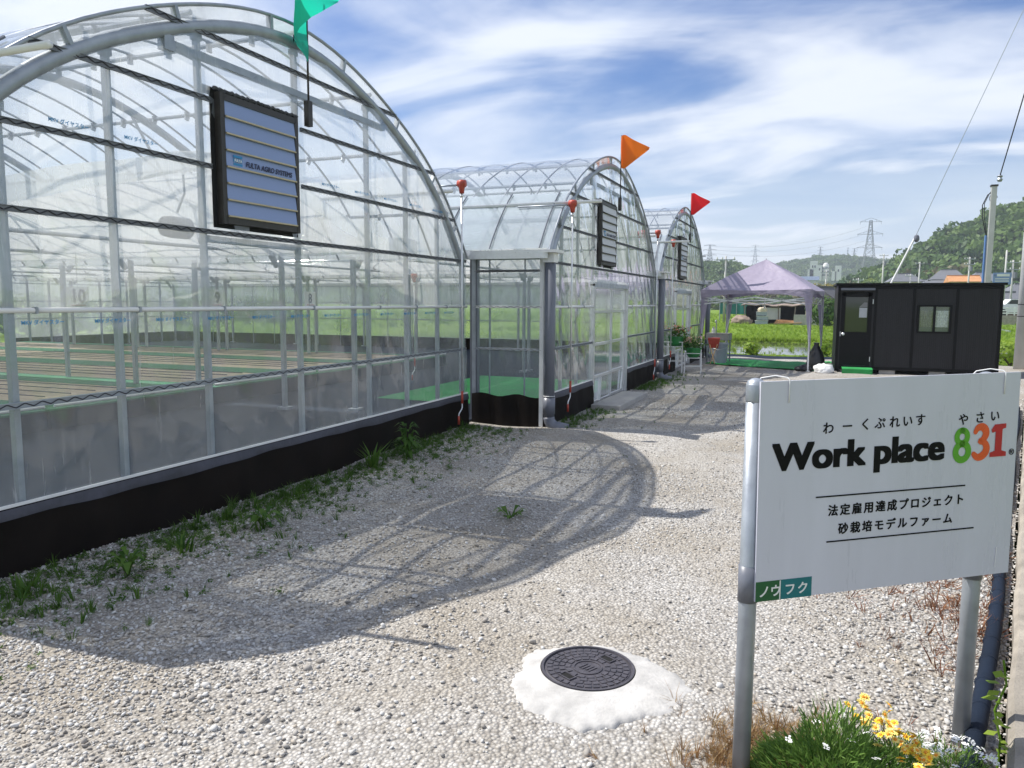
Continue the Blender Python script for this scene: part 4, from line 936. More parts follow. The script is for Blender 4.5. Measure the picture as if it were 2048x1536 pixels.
# weights at the tent leg
def rumple(name, m, c, r, seed, sq, label, cat, flat=0.0, sub=3):
    V, F = ico(sub); V = V*(1+0.30*vnoise(V, seed, 2.0)[:, None]+0.20*vnoise(V, seed+1, 5.0)[:, None]+0.08*vnoise(V, seed+2, 12.0)[:, None])*np.array(sq)*r; V[:, 2] = np.maximum(V[:, 2], -0.3*r)
    V[:, 2] -= V[:, 2].min(); me = from_np(name, V, F, m, True); o = inst(name, me, None, c); return tag(o, label, cat)
m_bag = mat('black_bag', (0.012, 0.012, 0.014), 0.35, 0, 0.3, 8, 0.6, 20)
bg_ = MB().lathe([(0.19, 0), (0.22, 0.08), (0.20, 0.25), (0.15, 0.42), (0.07, 0.56), (0.05, 0.62), (0.07, 0.66)], (0, 0, 0), 20)
bg_.v = [(x*(1+0.12*math.sin(z*14+math.atan2(y, x)*4)), y*(1+0.1*math.cos(z*11+math.atan2(y, x)*3)), z) for x, y, z in bg_.v]
o = bg_.build('weight_bag', m_bag, smooth=True); o.location = (-0.16, 20.30, 0.03); tag(o, 'slumped black weight bag tied round the right-hand tent legs', 'bag')
rumple('plastic_bag', mat('white_plastic_bag', (0.70, 0.70, 0.70), 0.4, 0, 0.04, 10, 1.0, 25), (0.03, 19.72, 0.0), 0.20, 5, (1.1, 0.8, 0.75), 'crumpled white plastic bag beside the black weight bag', 'bag')
rumple('weight_bag', m_bag, (-0.42, 20.02, 0.0), 0.17, 8, (1.1, 0.8, 0.6), 'low black weight bag left of the slumped one, at the front tent leg', 'bag')

# ------------------------------------------------------------------ plant stand and pots
m_bloomp = leaf_mat('pink_bloom', (0.55, 0.10, 0.12), (0.50, 0.22, 0.12), 0.3); m_leaf = leaf_mat('garden_leaf', (0.045, 0.12, 0.02), (0.10, 0.20, 0.035))
m_pot = mat('green_pot', (0.01, 0.17, 0.035), 0.4, 0, 0.1)
ps = thing('plant_stand', 'white wire plant stand in two steps before the farthest greenhouse', 'plant stand', (-3.05, 18.3, 0), 0.12)
w = MB()
for x0, x1, z in ((-0.36, -0.04, 0.62), (0.02, 0.40, 0.36)):
    for x in (x0, x1):
        for y in (-0.14, 0.14): w.tube([(x, y, 0), (x, y, z+0.12)], 0.011, 6)
    for y in (-0.14, 0.14):
        for zz_ in (z, z*0.45, z+0.11): w.tube([(x0, y, zz_), (x1, y, zz_)], 0.009, 5)
    for x in np.linspace(x0, x1, 6): w.tube([(x, -0.14, z), (x, 0.14, z)], 0.006, 4)
w.build('wire_frame', m_white, ps)
def potplant(loc, s, label, bloom):
    t = thing('potted_plant', label, 'potted plant', loc)
    MB().lathe([(0.09*s, 0), (0.135*s, 0.05*s), (0.15*s, 0.17*s), (0.165*s, 0.17*s), (0.165*s, 0.20*s), (0.14*s, 0.20*s)], (0, 0, 0), 22).build('pot', m_pot, t)
    r = np.random.default_rng(int(s*100)+len(label)); n = 260; Q = r.normal(0, 1, (n, 3))*np.array([0.10, 0.10, 0.075])*s+np.array([0, 0, 0.27*s])
    V, F = leaf_cards(Q, np.tile([0, 0, 1.0], (n, 1)), 0.06*s, 3); inst('foliage', from_np('foliage', V, F, m_leaf), t)
    n = 60; Q = r.normal(0, 1, (n, 3))*np.array([0.11, 0.11, 0.05])*s+np.array([0, 0, 0.36*s]); V, F = leaf_cards(Q, np.tile([0, 0, 1.0], (n, 1)), 0.045*s, 5, 1.0); inst('blossom', from_np('blossom', V, F, bloom), t)
potplant((-3.24, 18.27, 0.63), 1.15, 'green pot of reddish flowers on the upper step of the wire stand', m_bloomp)
potplant((-2.84, 18.35, 0.37), 1.15, 'green pot of pale pink flowers on the lower step of the wire stand', leaf_mat('pale_bloom', (0.6, 0.35, 0.30), (0.65, 0.55, 0.3), 0.3))
potplant((-3.08, 18.62, 0.52), 0.8, 'small green pot half hidden behind the two pots of the wire stand', m_leaf)

# ------------------------------------------------------------------ black site cabin
m_cab = mat('cabin_wall', (0.023, 0.0225, 0.024), 0.5, 0.0, 0.22, 3, 0.05, 60, stretch=(6, 6, 0.3), spec=0.25); m_cabf = mat('cabin_trim', (0.004, 0.004, 0.0045), 0.5, 0, 0.15, spec=0.2)
CA = 0.03
cb_ = thing('site_cabin', 'long black prefabricated cabin with one glazed door and a curtained window', 'cabin', (0.27, 20.0, 0), CA)
CW, CD, CH0, CH1 = 3.42, 1.7, 0.09, 2.08
wl = MB(); 
DX0, DX1 = 0.09, 0.76; WX0, WX1, WZ0, WZ1 = 1.72, 2.42, 0.98, 1.63
for x0, x1, z0, z1 in ((0, CW, CH0, CH0+0.10), (0, DX0, CH0+.10, CH1), (DX0, DX1, 1.92, CH1), (DX1, WX0, CH0+.10, CH1), (WX0, WX1, CH0+.10, WZ0), (WX0, WX1, WZ1, CH1), (WX1, CW, CH0+.10, CH1)):
    wl.box(((x0+x1)/2, 0.04, (z0+z1)/2), (x1-x0, 0.08, z1-z0))
wl.box((0.04, CD/2+.02, (CH0+CH1)/2), (0.08, CD-.12, CH1-CH0)).box((CW-.04, CD/2+.02, (CH0+CH1)/2), (0.08, CD-.12, CH1-CH0)).box((CW/2, CD-.0, (CH0+CH1)/2), (CW, 0.08, CH1-CH0)).box((CW/2, CD/2, CH0+.03), (CW-.17, CD-.2, 0.05))
wl.build('wall', m_cab, cb_)
rfm = MB().box((CW/2, CD/2, CH1+0.03), (CW+0.10, CD+0.14, 0.05)).build('roof', m_cabf, cb_)
tb = MB()
for x in (0.035, 0.83, 1.64, 2.52, CW-.035): tb.box((x, -0.008, (CH0+CH1)/2), (0.055, 0.02, CH1-CH0-.01))
tb.box((CW/2, -0.012, CH1-0.045), (CW, 0.018, 0.07)).box((CW/2, -0.010, CH0+0.04), (CW, 0.018, 0.07)); tb.build('trim', m_cabf, cb_)
rb_ = MB(); pr = []
for i in range(60):                                         # shallow ribs of the wall panels
    x = 0.90+i*0.042
    if x > CW-.1: break
    if any(abs(x-q) < 0.05 for q in (1.64, 2.52)): continue
    for z0, z1 in (((CH0+.09, CH1-.09),) if not (1.67 < x < 2.47) else ((CH0+.09, WZ0-.06), (WZ1+.06, CH1-.09))): rb_.box((x, -0.002, (z0+z1)/2), (0.02, 0.008, z1-z0))
rb_.build('panel_rib', m_cab, cb_)
dr = MB()
for x in (DX0+.045, DX1-.045): dr.box((x, 0.02, 1.0), (0.09, 0.04, 1.66))
for z, hgt in ((0.53, 0.70), (1.86, 0.10), (0.93, 0.1)): dr.box(((DX0+DX1)/2, 0.02, z), (DX1-DX0-.18, 0.036, hgt))
dr.box(((DX0+DX1)/2, 0.021, 1.0), (0.001, 0.001, 0.001))
do = dr.build('door', m_cabf, cb_)
M = Mat('cabin_glass'); M.p.inputs['Base Color'].default_value = (0.035, 0.04, 0.032, 1); M.p.inputs['Roughness'].default_value = 0.05; M.p.inputs['Specular IOR Level'].default_value = 0.7; m_glass = M.m
MB().box(((DX0+DX1)/2, 0.03, 1.395), (DX1-DX0-.18, 0.008, 0.83)).build('door_glass', m_glass, do)
MB().box((DX1-.19, 0.022, 1.44), (0.17, 0.004, 0.23)).build('door_notice', mat('notice', (0.42, 0.44, 0.46), 0.5), do)
MB().add([(DX1-.28, 0.022, 1.57), (DX1-.105, 0.022, 1.57), (DX1-.105, 0.022, 1.68), (DX1-.18, 0.022, 1.68)], [(0, 1, 2, 3)]).build('door_notice', mat('notice_dark', (0.2, 0.2, 0.2), 0.5), do)
MB().lathe([(0.012, 0), (0.012, 0.03), (0.032, 0.035), (0.036, 0.06), (0.02, 0.075)], (0, 0, 0), 16).build('knob', m_alu, do).location = (DX0+.06, 0.0, 0.93); kids(do)[-1].rotation_euler = (PI/2, 0, 0)
for x, z in ((DX0+.0, 0.93), (DX1+.012, 1.70), (DX1+.0, 0.34)): MB().box((x, -0.006, z), (0.014, 0.02, 0.11)).build('hinge', m_alu, do)
MB().box((0.43, -0.05, 1.985), (0.74, 0.09, 0.035)).box((0.43, -0.075, 2.01), (0.74, 0.035, 0.02)).build('door_awning', m_pvc, cb_)
wi = MB()
for x in (WX0+.02, WX1-.02, (WX0+WX1)/2): wi.box((x, -0.012, (WZ0+WZ1)/2), (0.045, 0.05, WZ1-WZ0))
for z in (WZ0+.02, WZ1-.02): wi.box(((WX0+WX1)/2, -0.0125, z), (WX1-WX0, 0.051, 0.04))
wo_ = wi.build('window', m_cabf, cb_)
g2 = film_mat('cabin_window_glass', 0.03, gloss=1.0, streak=0.02, bumpy=0.03)
MB().box(((WX0+WX1)/2, 0.0, (WZ0+WZ1)/2), (WX1-WX0-.05, 0.005, WZ1-WZ0-.05)).build('window_pane', g2, wo_)
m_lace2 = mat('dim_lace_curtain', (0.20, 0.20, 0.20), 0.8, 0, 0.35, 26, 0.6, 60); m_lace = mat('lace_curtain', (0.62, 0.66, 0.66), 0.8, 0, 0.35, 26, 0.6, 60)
for a, b in ((WX0+.05, (WX0+WX1)/2-.03), ((WX0+WX1)/2+.03, WX1-.05)):
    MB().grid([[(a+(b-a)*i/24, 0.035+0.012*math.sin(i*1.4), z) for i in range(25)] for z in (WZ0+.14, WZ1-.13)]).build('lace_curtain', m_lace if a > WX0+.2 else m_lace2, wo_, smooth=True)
    MB().box(((a+b)/2, 0.06, (WZ0+WZ1)/2), (b-a, 0.004, WZ1-WZ0-.08)).build('inner_blind', m_pvc, wo_)
for x in (0.3, 1.15, 2.2, 3.2):
    MB().box((x, 0.12, 0.04), (0.34, 0.18, 0.09)).build('footing', m_conc, cb_)
dm = MB(); dm.grid([[(x, y, z) for x in np.linspace(0, 0.66, 12)] for y, z in ((0, 0.0), (0.0, 0.12), (0.04, 0.14), (0.34, 0.145))]); o = dm.build('step_mat', m_turf); o.location = (0.43, 19.63, 0.0); o.rotation_euler = (0, 0, CA); tag(o, 'green turf mat over the step below the cabin door', 'doormat')
# ------------------------------------------------------------------ plants in the yard
m_grass = leaf_mat('wild_grass', (0.035, 0.105, 0.012), (0.115, 0.21, 0.03), 0.4); m_rice = leaf_mat('paddy_grass', (0.15, 0.28, 0.018), (0.28, 0.38, 0.05), 0.45)
m_dry = leaf_mat('dry_grass', (0.28, 0.14, 0.06), (0.36, 0.26, 0.12), 0.3); m_red = leaf_mat('withered_weed', (0.16, 0.045, 0.02), (0.26, 0.12, 0.05), 0.2)
TUFT = proto_coll('tufts', [blade_mesh('tuft_%d' % i, m_grass, 30+i, 14, 1, 0.05, 0.5, 0.7) for i in range(4)])
def leafy_mesh(name, m, seed, n=40, L_=0.35, wid=2.6):
    r = np.random.default_rng(seed); Q = r.normal(0, 0.28, (n, 3)); Q[:, 2] = np.abs(Q[:, 2])*1.1+0.05; V, F = leaf_cards(Q, np.tile([0, 0, 1.0], (n, 1)), L_, seed, wid, 0.5); return from_np(name, V, F, m)
WEED = proto_coll('weeds', [leafy_mesh('weed_%d' % i, m_grass, 50+i) for i in range(4)])
# green verge of weeds along the skirts
def strip_pts(n, y0, y1, x0, w, clump, seed):
    r = np.random.default_rng(seed); y = r.uniform(y0, y1, n); x = x0+np.abs(r.normal(0, w, n)); P = np.stack([x, y, gh(x, y)], 1)
    k = vnoise(np.stack([x*0.6, y, y*0], 1), seed, clump); return P[k > r.uniform(-0.9, 0.5, n)]
P1 = strip_pts(620, 1.0, 9.2, -4.36, 0.26, 2.6, 1); s1 = RNG.uniform(0.02, 0.075, len(P1))*RNG.choice([1, 1, 1, 1.4, 2.0], len(P1))
P1b = strip_pts(130, 2.4, 5.4, -4.2, 0.5, 2.2, 11); s1b = RNG.uniform(0.04, 0.12, len(P1b))
P2 = strip_pts(600, 9.4, 16.6, -3.3, 0.16, 2.2, 2); P2 = P2[~((P2[:, 1] > 11.2) & (P2[:, 1] < 14.2))]; s2 = RNG.uniform(0.03, 0.09, len(P2))
P3 = strip_pts(200, 14.2, 18.5, -3.25, 0.35, 2.0, 3); s3 = RNG.uniform(0.04, 0.10, len(P3))
P4 = yard_points(500, 2, 12, 1.3); P4 = P4[patchy(P4, 77, 1.2) > 0.75]; s4 = RNG.uniform(0.02, 0.05, len(P4))
tag(scatter('wild_grass', np.concatenate([P1, P1b, P2, P3, P4]), np.concatenate([s1, s1b, s2, s3, s4]), TUFT, tilt=0.25), kind='stuff')
P1 = strip_pts(2600, 1.0, 9.2, -4.36, 0.34, 2.4, 4); s1 = RNG.uniform(0.015, 0.055, len(P1)); P2 = strip_pts(500, 9.5, 17, -3.2, 0.18, 2.4, 5); P2 = P2[~((P2[:, 1] > 11.2) & (P2[:, 1] < 14.2))]; s2 = RNG.uniform(0.03, 0.08, len(P2))
P5 = P1[RNG.uniform(0, 1, len(P1)) < 0.12]+np.array([0.5, 0, 0]); s5 = RNG.uniform(0.02, 0.06, len(P5))
tag(scatter('ground_weeds', np.concatenate([P1, P2, P5]), np.concatenate([s1, s2, s5]), WEED, tilt=0.3), kind='stuff')
def big_weed(loc, h, n, label, seed, broad=True):
    t = thing('tall_weed', label, 'weed', loc); r = np.random.default_rng(seed)
    if broad:
        V, F = [], []
        st = MB()
        for b in range(4):
            a = r.uniform(0, 6.28); st.tube([(0, 0, 0), (0.03*math.cos(a), 0.03*math.sin(a), h*.5), (0.07*math.cos(a), 0.07*math.sin(a), h*r.uniform(.8, 1))], 0.006, 5)
        st.build('stem', m_grass, t)
        mb = MB()
        for i in range(n):
            a = r.uniform(0, 6.28); z = h*r.uniform(0.12, 0.98); l = 0.16*r.uniform(.6, 1.2)*(1.1-0.5*z/h); d = np.array([math.cos(a), math.sin(a), 0]); sd = np.array([-d[1], d[0], 0])*l*0.16
            c = d*0.03+np.array([0, 0, z]); m1 = c+d*l*.5+np.array([0, 0, l*.38]); e = c+d*l+np.array([0, 0, l*r.uniform(-.1, .3)])
            mb.add([c, m1-sd, e, m1+sd], [(0, 1, 2, 3)])
        mb.build('foliage', m_grass, t)
    else:
        o = inst('foliage', blade_mesh('blades', m_grass, seed, n, h, 0.02, 0.2, 0.75), t)
    return t
big_weed((-4.0, 6.92, 0), 0.36, 80, 'tall broad-leaved weed at the black skirt, right of the long arching grass', 5)
big_weed((-4.12, 6.45, 0), 0.27, 26, 'long arching grass clump at the black skirt, left of the broad-leaved weed', 6, False)
big_weed((-3.86, 3.72, 0), 0.13, 26, 'bright upright grass tuft on the gravel before the black skirt', 7, False)
big_weed((-4.05, 2.78, 0), 0.14, 30, 'leafy grass clump nearest the left edge of the photo', 8, False)
big_weed((-3.72, 4.35, 0), 0.11, 26, 'low bright weed at the edge of the gravel, middle of the skirt', 9)
big_weed((-3.80, 3.25, 0), 0.13, 26, 'pale green weed between the two bright grass clumps by the skirt', 10)
big_weed((-2.15, 5.28, 0), 0.05, 12, 'small lone green weed in the middle of the shaded gravel', 12)
# withered plants by the kerb and dry tufts
n = 700; y = RNG.uniform(2.5, 6.0, n); x = edge(y)-0.05-np.abs(RNG.normal(0, 0.33, n)); P = np.stack([x, y, gh(x, y)], 1); P = P[patchy(P, 21, 2.0) > RNG.uniform(-0.5, 0.9, n)]
RED = proto_coll('withered', [blade_mesh('withered_%d' % i, m_red, 70+i, 9, 1, 0.05, 0.9, 1.3) for i in range(3)]); DRY = proto_coll('dry', [blade_mesh('dry_%d' % i, m_dry, 80+i, 16, 1, 0.03, 0.6, 0.9) for i in range(3)])
tag(scatter('withered_weeds', P, RNG.uniform(0.03, 0.10, len(P)), RED, tilt=0.5), kind='stuff')
n = 420; P = np.stack([RNG.normal(-0.12, 0.14, n), RNG.normal(2.78, 0.16, n), np.zeros(n)], 1); n2 = 500; yy = RNG.uniform(2.4, 14, n2); P2 = np.stack([edge(yy)+0.36+np.abs(RNG.normal(0, 0.5, n2)), yy, 0.08+np.zeros(n2)], 1)
tag(scatter('dry_grass', np.concatenate([P, P2]), np.concatenate([RNG.uniform(0.03, 0.09, n), RNG.uniform(0.06, 0.25, n2)]), DRY, tilt=0.3), kind='stuff')
# flower bed at the foot of the sign
def needle_mesh(name, m, c, rad, hgt, n, ln, wd, seed):
    r = np.random.default_rng(seed); mb_v = []; mb_f = []
    for i in range(n):
        a = r.uniform(0, 6.28); q = math.sqrt(r.uniform(0, 1)); x, y = rad[0]*q*math.cos(a), rad[1]*q*math.sin(a)
        z = hgt*(1-q**2.2)*r.uniform(0.25, 1.0)*(1+0.28*math.sin(3*a+seed)+0.22*math.sin(q*9+2*a)); up = np.array([x*1.6+r.normal(0, .25)*rad[0], y*1.6+r.normal(0, .25)*rad[1], rad[0]*1.1]); up /= np.linalg.norm(up)
        sd = np.cross(up, r.normal(0, 1, 3)); sd = sd/np.linalg.norm(sd)*wd*r.uniform(.6, 1.2); l = ln*r.uniform(.6, 1.3); p = np.array([x, y, z])
        k = r.normal(0, 0.15, 3)*l
        o = len(mb_v); mb_v += [p-sd*.5, p+up*l*.6+k-sd*.5, p+up*l+k*1.7, p+up*l*.6+k+sd*.5, p+sd*.5]; mb_f.append((o, o+1, o+2, o+3)); mb_f.append((o, o+3, o+4, o+4))
    me = bpy.data.meshes.new(name); me.from_pydata(mb_v, [], [f if len(set(f)) == 4 else f[:3] for f in mb_f]); me.materials.append(m); me.update(); return me
m_needle = leaf_mat('narrow_leaf', (0.05, 0.125, 0.02), (0.17, 0.29, 0.06), 0.35)
fp = thing('leafy_bush', 'low mound of narrow green leaves at the foot of the left sign post', 'plant', (0.095, 2.68, 0))
inst('foliage', needle_mesh('foliage', m_needle, None, (0.27, 0.20), 0.225, 7000, 0.036, 0.0044, 4), fp)
m_yel = mat('yellow_petal', (0.85, 0.60, 0.04), 0.5, 0, 0.1); m_yel2 = mat('pale_yellow_petal', (0.88, 0.74, 0.22), 0.5, 0, 0.08); m_eye = mat('orange_flower_eye', (0.75, 0.28, 0.01), 0.6); m_wht = mat('white_petal', (0.86, 0.86, 0.84), 0.5, 0, 0.04)
def daisy(m, seed, np_=11):
    mb = MB(); r = random.Random(seed)
    for i in range(np_):
        a = 2*PI*i/np_+r.uniform(-.1, .1); l = 0.0165*r.uniform(.85, 1.1); d = Vector((math.cos(a), math.sin(a), 0)); s_ = Vector((-d.y, d.x, 0))*0.0036
        mb.add([d*.003, d*l*.6+s_+Vector((0, 0, .003)), d*l+Vector((0, 0, r.uniform(-.002, .003))), d*l*.6-s_+Vector((0, 0, .003))], [(0, 1, 2, 3)])
    return mb.mesh('petals', m)
eye_me = MB().lathe([(0.0058, 0), (0.005, 0.003), (0.002, 0.0045)], (0, 0, 0.001), 10).mesh('eye', m_eye)
DA = [daisy(m_yel2, 1), daisy(m_yel, 2), daisy(m_yel2, 3, 13)]
yp = thing('yellow_daisies', 'clump of yellow daisies right of the green mound below the sign', 'flowers', (0.30, 2.78, 0))
inst('foliage', needle_mesh('foliage', m_needle, None, (0.18, 0.21), 0.15, 3000, 0.03, 0.0034, 5), yp)
r = random.Random(4)
for i in range(84):
    f = r.random(); u = -0.13+0.22*f+r.gauss(0, 0.030); v = 0.17-0.32*f+r.gauss(0, 0.045)
    o = inst('flower', DA[i % 3], yp, (u, v, 0.165+0.045*r.random()-0.10*abs(u)), (r.gauss(0.35, .3), r.gauss(0, .35), r.random()*6))
    inst('flower_eye', eye_me, o)
wp = thing('white_alyssum', 'white clustered flowers before the right-hand sign post', 'flowers', (0.47, 2.86, 0))
inst('foliage', needle_mesh('foliage', m_needle, None, (0.15, 0.18), 0.12, 1800, 0.03, 0.003, 6), wp)
def cluster(seed):
    mb = MB(); r = random.Random(seed)
    for i in range(16):
        a, q = r.random()*6.28, 0.013*math.sqrt(r.random()); c = Vector((q*math.cos(a), q*math.sin(a), 0.004-q*q*20)); t = r.random()
        for k in range(4):
            b = t+k*PI/2; d = Vector((math.cos(b), math.sin(b), 0.1))*0.0038; s_ = Vector((-d.y, d.x, 0))*.45; mb.add([c, c+d*.6+s_, c+d, c+d*.6-s_], [(0, 1, 2, 3)])
    return mb.mesh('cluster', m_wht)
CL = [cluster(i) for i in range(4)]
for i in range(64):
    a, q = r.random()*6.28, math.sqrt(r.random()); inst('flower_cluster', CL[i % 4], wp, (0.15*q*math.cos(a), 0.18*q*math.sin(a), 0.14+0.03*r.random()-0.07*q*q), (r.gauss(.3, .3), r.gauss(0, .3), r.random()*6))
for i, (u, v) in enumerate(((-0.14, -0.10), (-0.03, -0.13), (0.05, -0.06), (0.12, -0.12), (0.1, 0.02), (-0.06, 0.02), (0.02, 0.1))): inst('flower_cluster', CL[i % 4], fp, (u, v, 0.225-0.1*u*u*9), (.3, .1, i))
vine = thing('kerb_creeper', 'yellow-green creeper climbing between the right sign post and the kerb', 'plant', (0.63, 2.98, 0.0))
MB().tube([(0, 0, 0), (0.01, 0.03, 0.12), (-0.01, 0.05, 0.22), (0.03, 0.10, 0.30), (0.02, 0.12, 0.38)], 0.004, 6).build('stem', m_rice, vine)
mb = MB(); r = random.Random(9)
for i in range(14):
    z = 0.06+0.024*i; a = r.random()*6.28; l = r.uniform(0.035, 0.06); d = Vector((math.cos(a), math.sin(a), -.2)); s_ = Vector((-d.y, d.x, 0))*l*.36; c = Vector((0.0, 0.01+0.1*z, z)); mb.add([c, c+d*l*.5+s_, c+d*l, c+d*l*.5-s_], [(0, 1, 2, 3)])
mb.build('foliage', m_rice, vine)

# ------------------------------------------------------------------ grass of the paddies
RICE = proto_coll('rice', [blade_mesh('rice_%d' % i, m_rice, 90+i, 22, 1, 0.05, 0.8, 0.6) for i in range(4)])
def band(n, y0, y1, x0, x1, z): return np.stack([RNG.uniform(x0, x1, n), RNG.uniform(y0, y1, n), np.full(n, z)], 1)
P = [band(3000, 25.9, 27.2, -9, 12, -0.22), band(3800, 39.9, 43.5, -14, 24, -0.22), band(5200, 43.5, 66, -20, 36, -0.13), band(5000, 66, 130, -34, 60, -0.13), band(500, 28.5, 39.5, -9, 14, -0.28), band(1500, 30, 110, -60, -26, -0.13)]
sc_ = [RNG.uniform(0.10, 0.24, 3000), RNG.uniform(0.16, 0.32, 3800), RNG.uniform(0.12, 0.30, 5200), RNG.uniform(0.18, 0.4, 5000), RNG.uniform(0.08, 0.18, 500), RNG.uniform(.3, .8, 1500)]
P = np.concatenate(P); sc_ = np.concatenate(sc_); k = inview(P, 0.1) | (P[:, 0] < -26)
k &= ~((P[:, 0] < 1.5) & (P[:, 0] > -6) & (P[:, 1] > 64) & (P[:, 1] < 76))
tag(scatter('paddy_grass', P[k], np.stack([sc_[k]*1.5, sc_[k]*1.5, sc_[k]], 1), RICE, tilt=0.12), kind='stuff')
m_bush = leaf_mat('bush_leaf', (0.03, 0.085, 0.015), (0.085, 0.16, 0.03), 0.3); m_bark = mat('bark', (0.10, 0.075, 0.05), 0.9, 0, 0.3, 8, 0.6, 30)
def bush(loc, r_, h, label, m, seed, n=700, size=0.16, name='shrub', cat='bush', trunk=0.0):
    t = thing(name, label, cat, loc); rr = np.random.default_rng(seed)
    Pn = rr.normal(0, 1, (n, 3)); Pn /= np.linalg.norm(Pn, axis=1, keepdims=True); Q = Pn*(1+0.3*vnoise(Pn, seed, 3.0))[:, None]*(rr.uniform(0.3, 1, n)**0.5)[:, None]*np.array([r_, r_, h/2])+np.array([0, 0, trunk+h/2])
    V, F = leaf_cards(Q, Pn, size, seed, 1.7); inst('crown', from_np('crown', V, F, m), t)
    tr_ = MB(); tr_.tube([(0, 0, -0.2), (0.03*r_, 0, trunk*.6+h*.2), (0, 0, trunk+h*.6)], [0.06*r_+.03, 0.05*r_+.02, 0.02], 7)
    for a in (0.5, 2.6, 4.5): tr_.tube([(0, 0, trunk*.7+h*.1), (r_*.5*math.cos(a), r_*.5*math.sin(a), trunk+h*.6)], [0.04*r_+.015, 0.012], 5)
    tr_.build('trunk', m_bark, t); return t
bush((0.15, 62, -0.12), 1.35, 2.3, 'large dark-leaved bush left of the black cabin door edge', m_bush, 3, 900, 0.32)
bush((-7.5, 41.2, -0.2), 0.6, 0.9, 'low weedy bush on the far paddy bank behind the sink', m_bush, 4, 260, 0.2)
bush((-2.2, 26.6, -0.12), 0.35, 0.5, 'small leafy clump on the near paddy bank under the tent, left', m_rice, 5, 200, 0.13)
bush((-0.05, 26.5, -0.12), 0.40, 0.6, 'leafy clump on the near paddy bank between tent leg and cabin', m_rice, 6, 260, 0.13)
bush((4.9, 25.3, -0.1), 0.7, 0.75, 'leafy clump at the paddy edge right of the cabin', m_rice, 7, 500, 0.12)
for i, (y, r_) in enumerate(((8, 2.4), (13, 3.0), (19, 2.6), (26, 3.2), (34, 3.4), (44, 3.6))):
    bush((-32-i*1.2, y, -0.2), r_, 2.3, ('dark hedge bush seen through the film far inside, %s of the six' % ('leftmost', 'second from left', 'third from left', 'third from right', 'second from right', 'rightmost')[i]), m_bush, 40+i, 900, 0.42, "hedge_bush")['group'] = 'hedge bushes behind the greenhouses'

# ------------------------------------------------------------------ hills and woods
def ridge(xs, hs):
    return lambda x: np.interp(x, xs, hs)
rA = ridge([-400, -220, -120, -60, -50, -42, -32, -22, -8, 8], [24, 26, 23, 20, 20, 18, 15.5, 13, 8, 0])
rB = ridge([-700, -300, -120, -58, -38, -8, 17, 41, 65, 100, 180], [30, 38, 36, 37, 41, 47, 48, 45, 39, 30, 0])
rR = ridge([6, 12, 19, 25.7, 30.6, 37, 42.6, 50, 54, 59, 65, 90, 140, 240, 330], [0, 7.5, 9.2, 12.8, 16.2, 21.5, 24.2, 26, 27.8, 30, 32, 40, 46, 36, 0])
def sst(t): t = np.clip(t, 0, 1); return t*t*(3-2*t)
def hill_z(x, y):
    a = rA(x)*sst((y-330)/100)*(1-sst((y-440)/120)); b = rB(x)*sst((y-700)/210)*(1-sst((y-930)/150)); c = rR(x)*(sst((y-225)/110)*0.75+0.25*np.clip((y-225)/110, 0, 1))*(1-sst((y-345)/140))
    P = np.stack([x, y, x*0], -1).reshape(-1, 3); w = vnoise(P, 3, 0.03).reshape(np.shape(x))
    h_ = np.maximum(np.maximum(a, b), c); return h_*(1+0.05*w)-0.6
X, Y_ = np.meshgrid(np.concatenate([np.arange(-700, -100, 25), np.arange(-100, 160, 5.0), np.arange(160, 420, 20)]), np.arange(215, 1120, 9.0)); Z = hill_z(X, Y_)
nx_ = X.shape[1]; idx = np.arange(X.size).reshape(X.shape); Fq = np.stack([idx[:-1, :-1], idx[:-1, 1:], idx[1:, 1:], idx[1:, :-1]], -1).reshape(-1, 4)
m_hill = mat('hill_soil', (0.035, 0.06, 0.02), 0.95, 0, 0.3, 0.05)
o = bpy.data.objects.new('hills', from_np('hills', np.stack([X, Y_, Z], -1).reshape(-1, 3), Fq, m_hill, True)); COL.objects.link(o); tag(o, kind='structure')
m_wood_a = leaf_mat('forest_leaf', (0.035, 0.09, 0.022), (0.15, 0.235, 0.05), 0.35, 0.25); m_wood_b = leaf_mat('bamboo_leaf', (0.12, 0.20, 0.035), (0.20, 0.26, 0.06), 0.3); m_wood_c = leaf_mat('tan_tree_leaf', (0.12, 0.13, 0.05), (0.17, 0.15, 0.07), 0.2)
CR_A = proto_coll('crowns_dark', [crown_mesh('crown_dark_%d' % i, m_wood_a, 200+i, 240, 0.36) for i in range(5)]); CR_B = proto_coll('crowns_light', [crown_mesh('crown_light_%d' % i, m_wood_b, 220+i, 220, 0.34, 1.0) for i in range(3)]); CR_C = proto_coll('crowns_tan', [crown_mesh('crown_tan_%d' % i, m_wood_c, 230+i, 220, 0.36) for i in range(2)])
def woods(n, x0, x1, y0, y1, zmin):
    x = RNG.uniform(x0, x1, n); y = RNG.uniform(y0, y1, n); z = hill_z(x, y); P = np.stack([x, y, z], 1); return P[(z > zmin) & inview(P+np.array([0, 0, 3]), 0.15)]
PR = woods(5200, 6, 130, 226, 352, 0.2); PAh = woods(3200, -220, 6, 338, 450, 0.5); PB = woods(5200, -250, 160, 715, 935, 1.0)
sR = np.clip(RNG.lognormal(1.05, 0.33, len(PR)), 1.5, 6.0); sAh = RNG.uniform(2.2, 4.2, len(PAh)); sB2 = RNG.uniform(3.5, 6.0, len(PB))
kR = vnoise(np.stack([PR[:, 0], PR[:, 1]*.6, PR[:, 1]*0], 1), 8, 0.045); low = np.clip((20-PR[:, 2])/16, 0, 1)
light = (kR+0.5*low > 0.72) & (low > 0.1); tan = (~light) & (low > 0.75) & (RNG.uniform(0, 1, len(PR)) < 0.16)
dark = ~(light | tan)
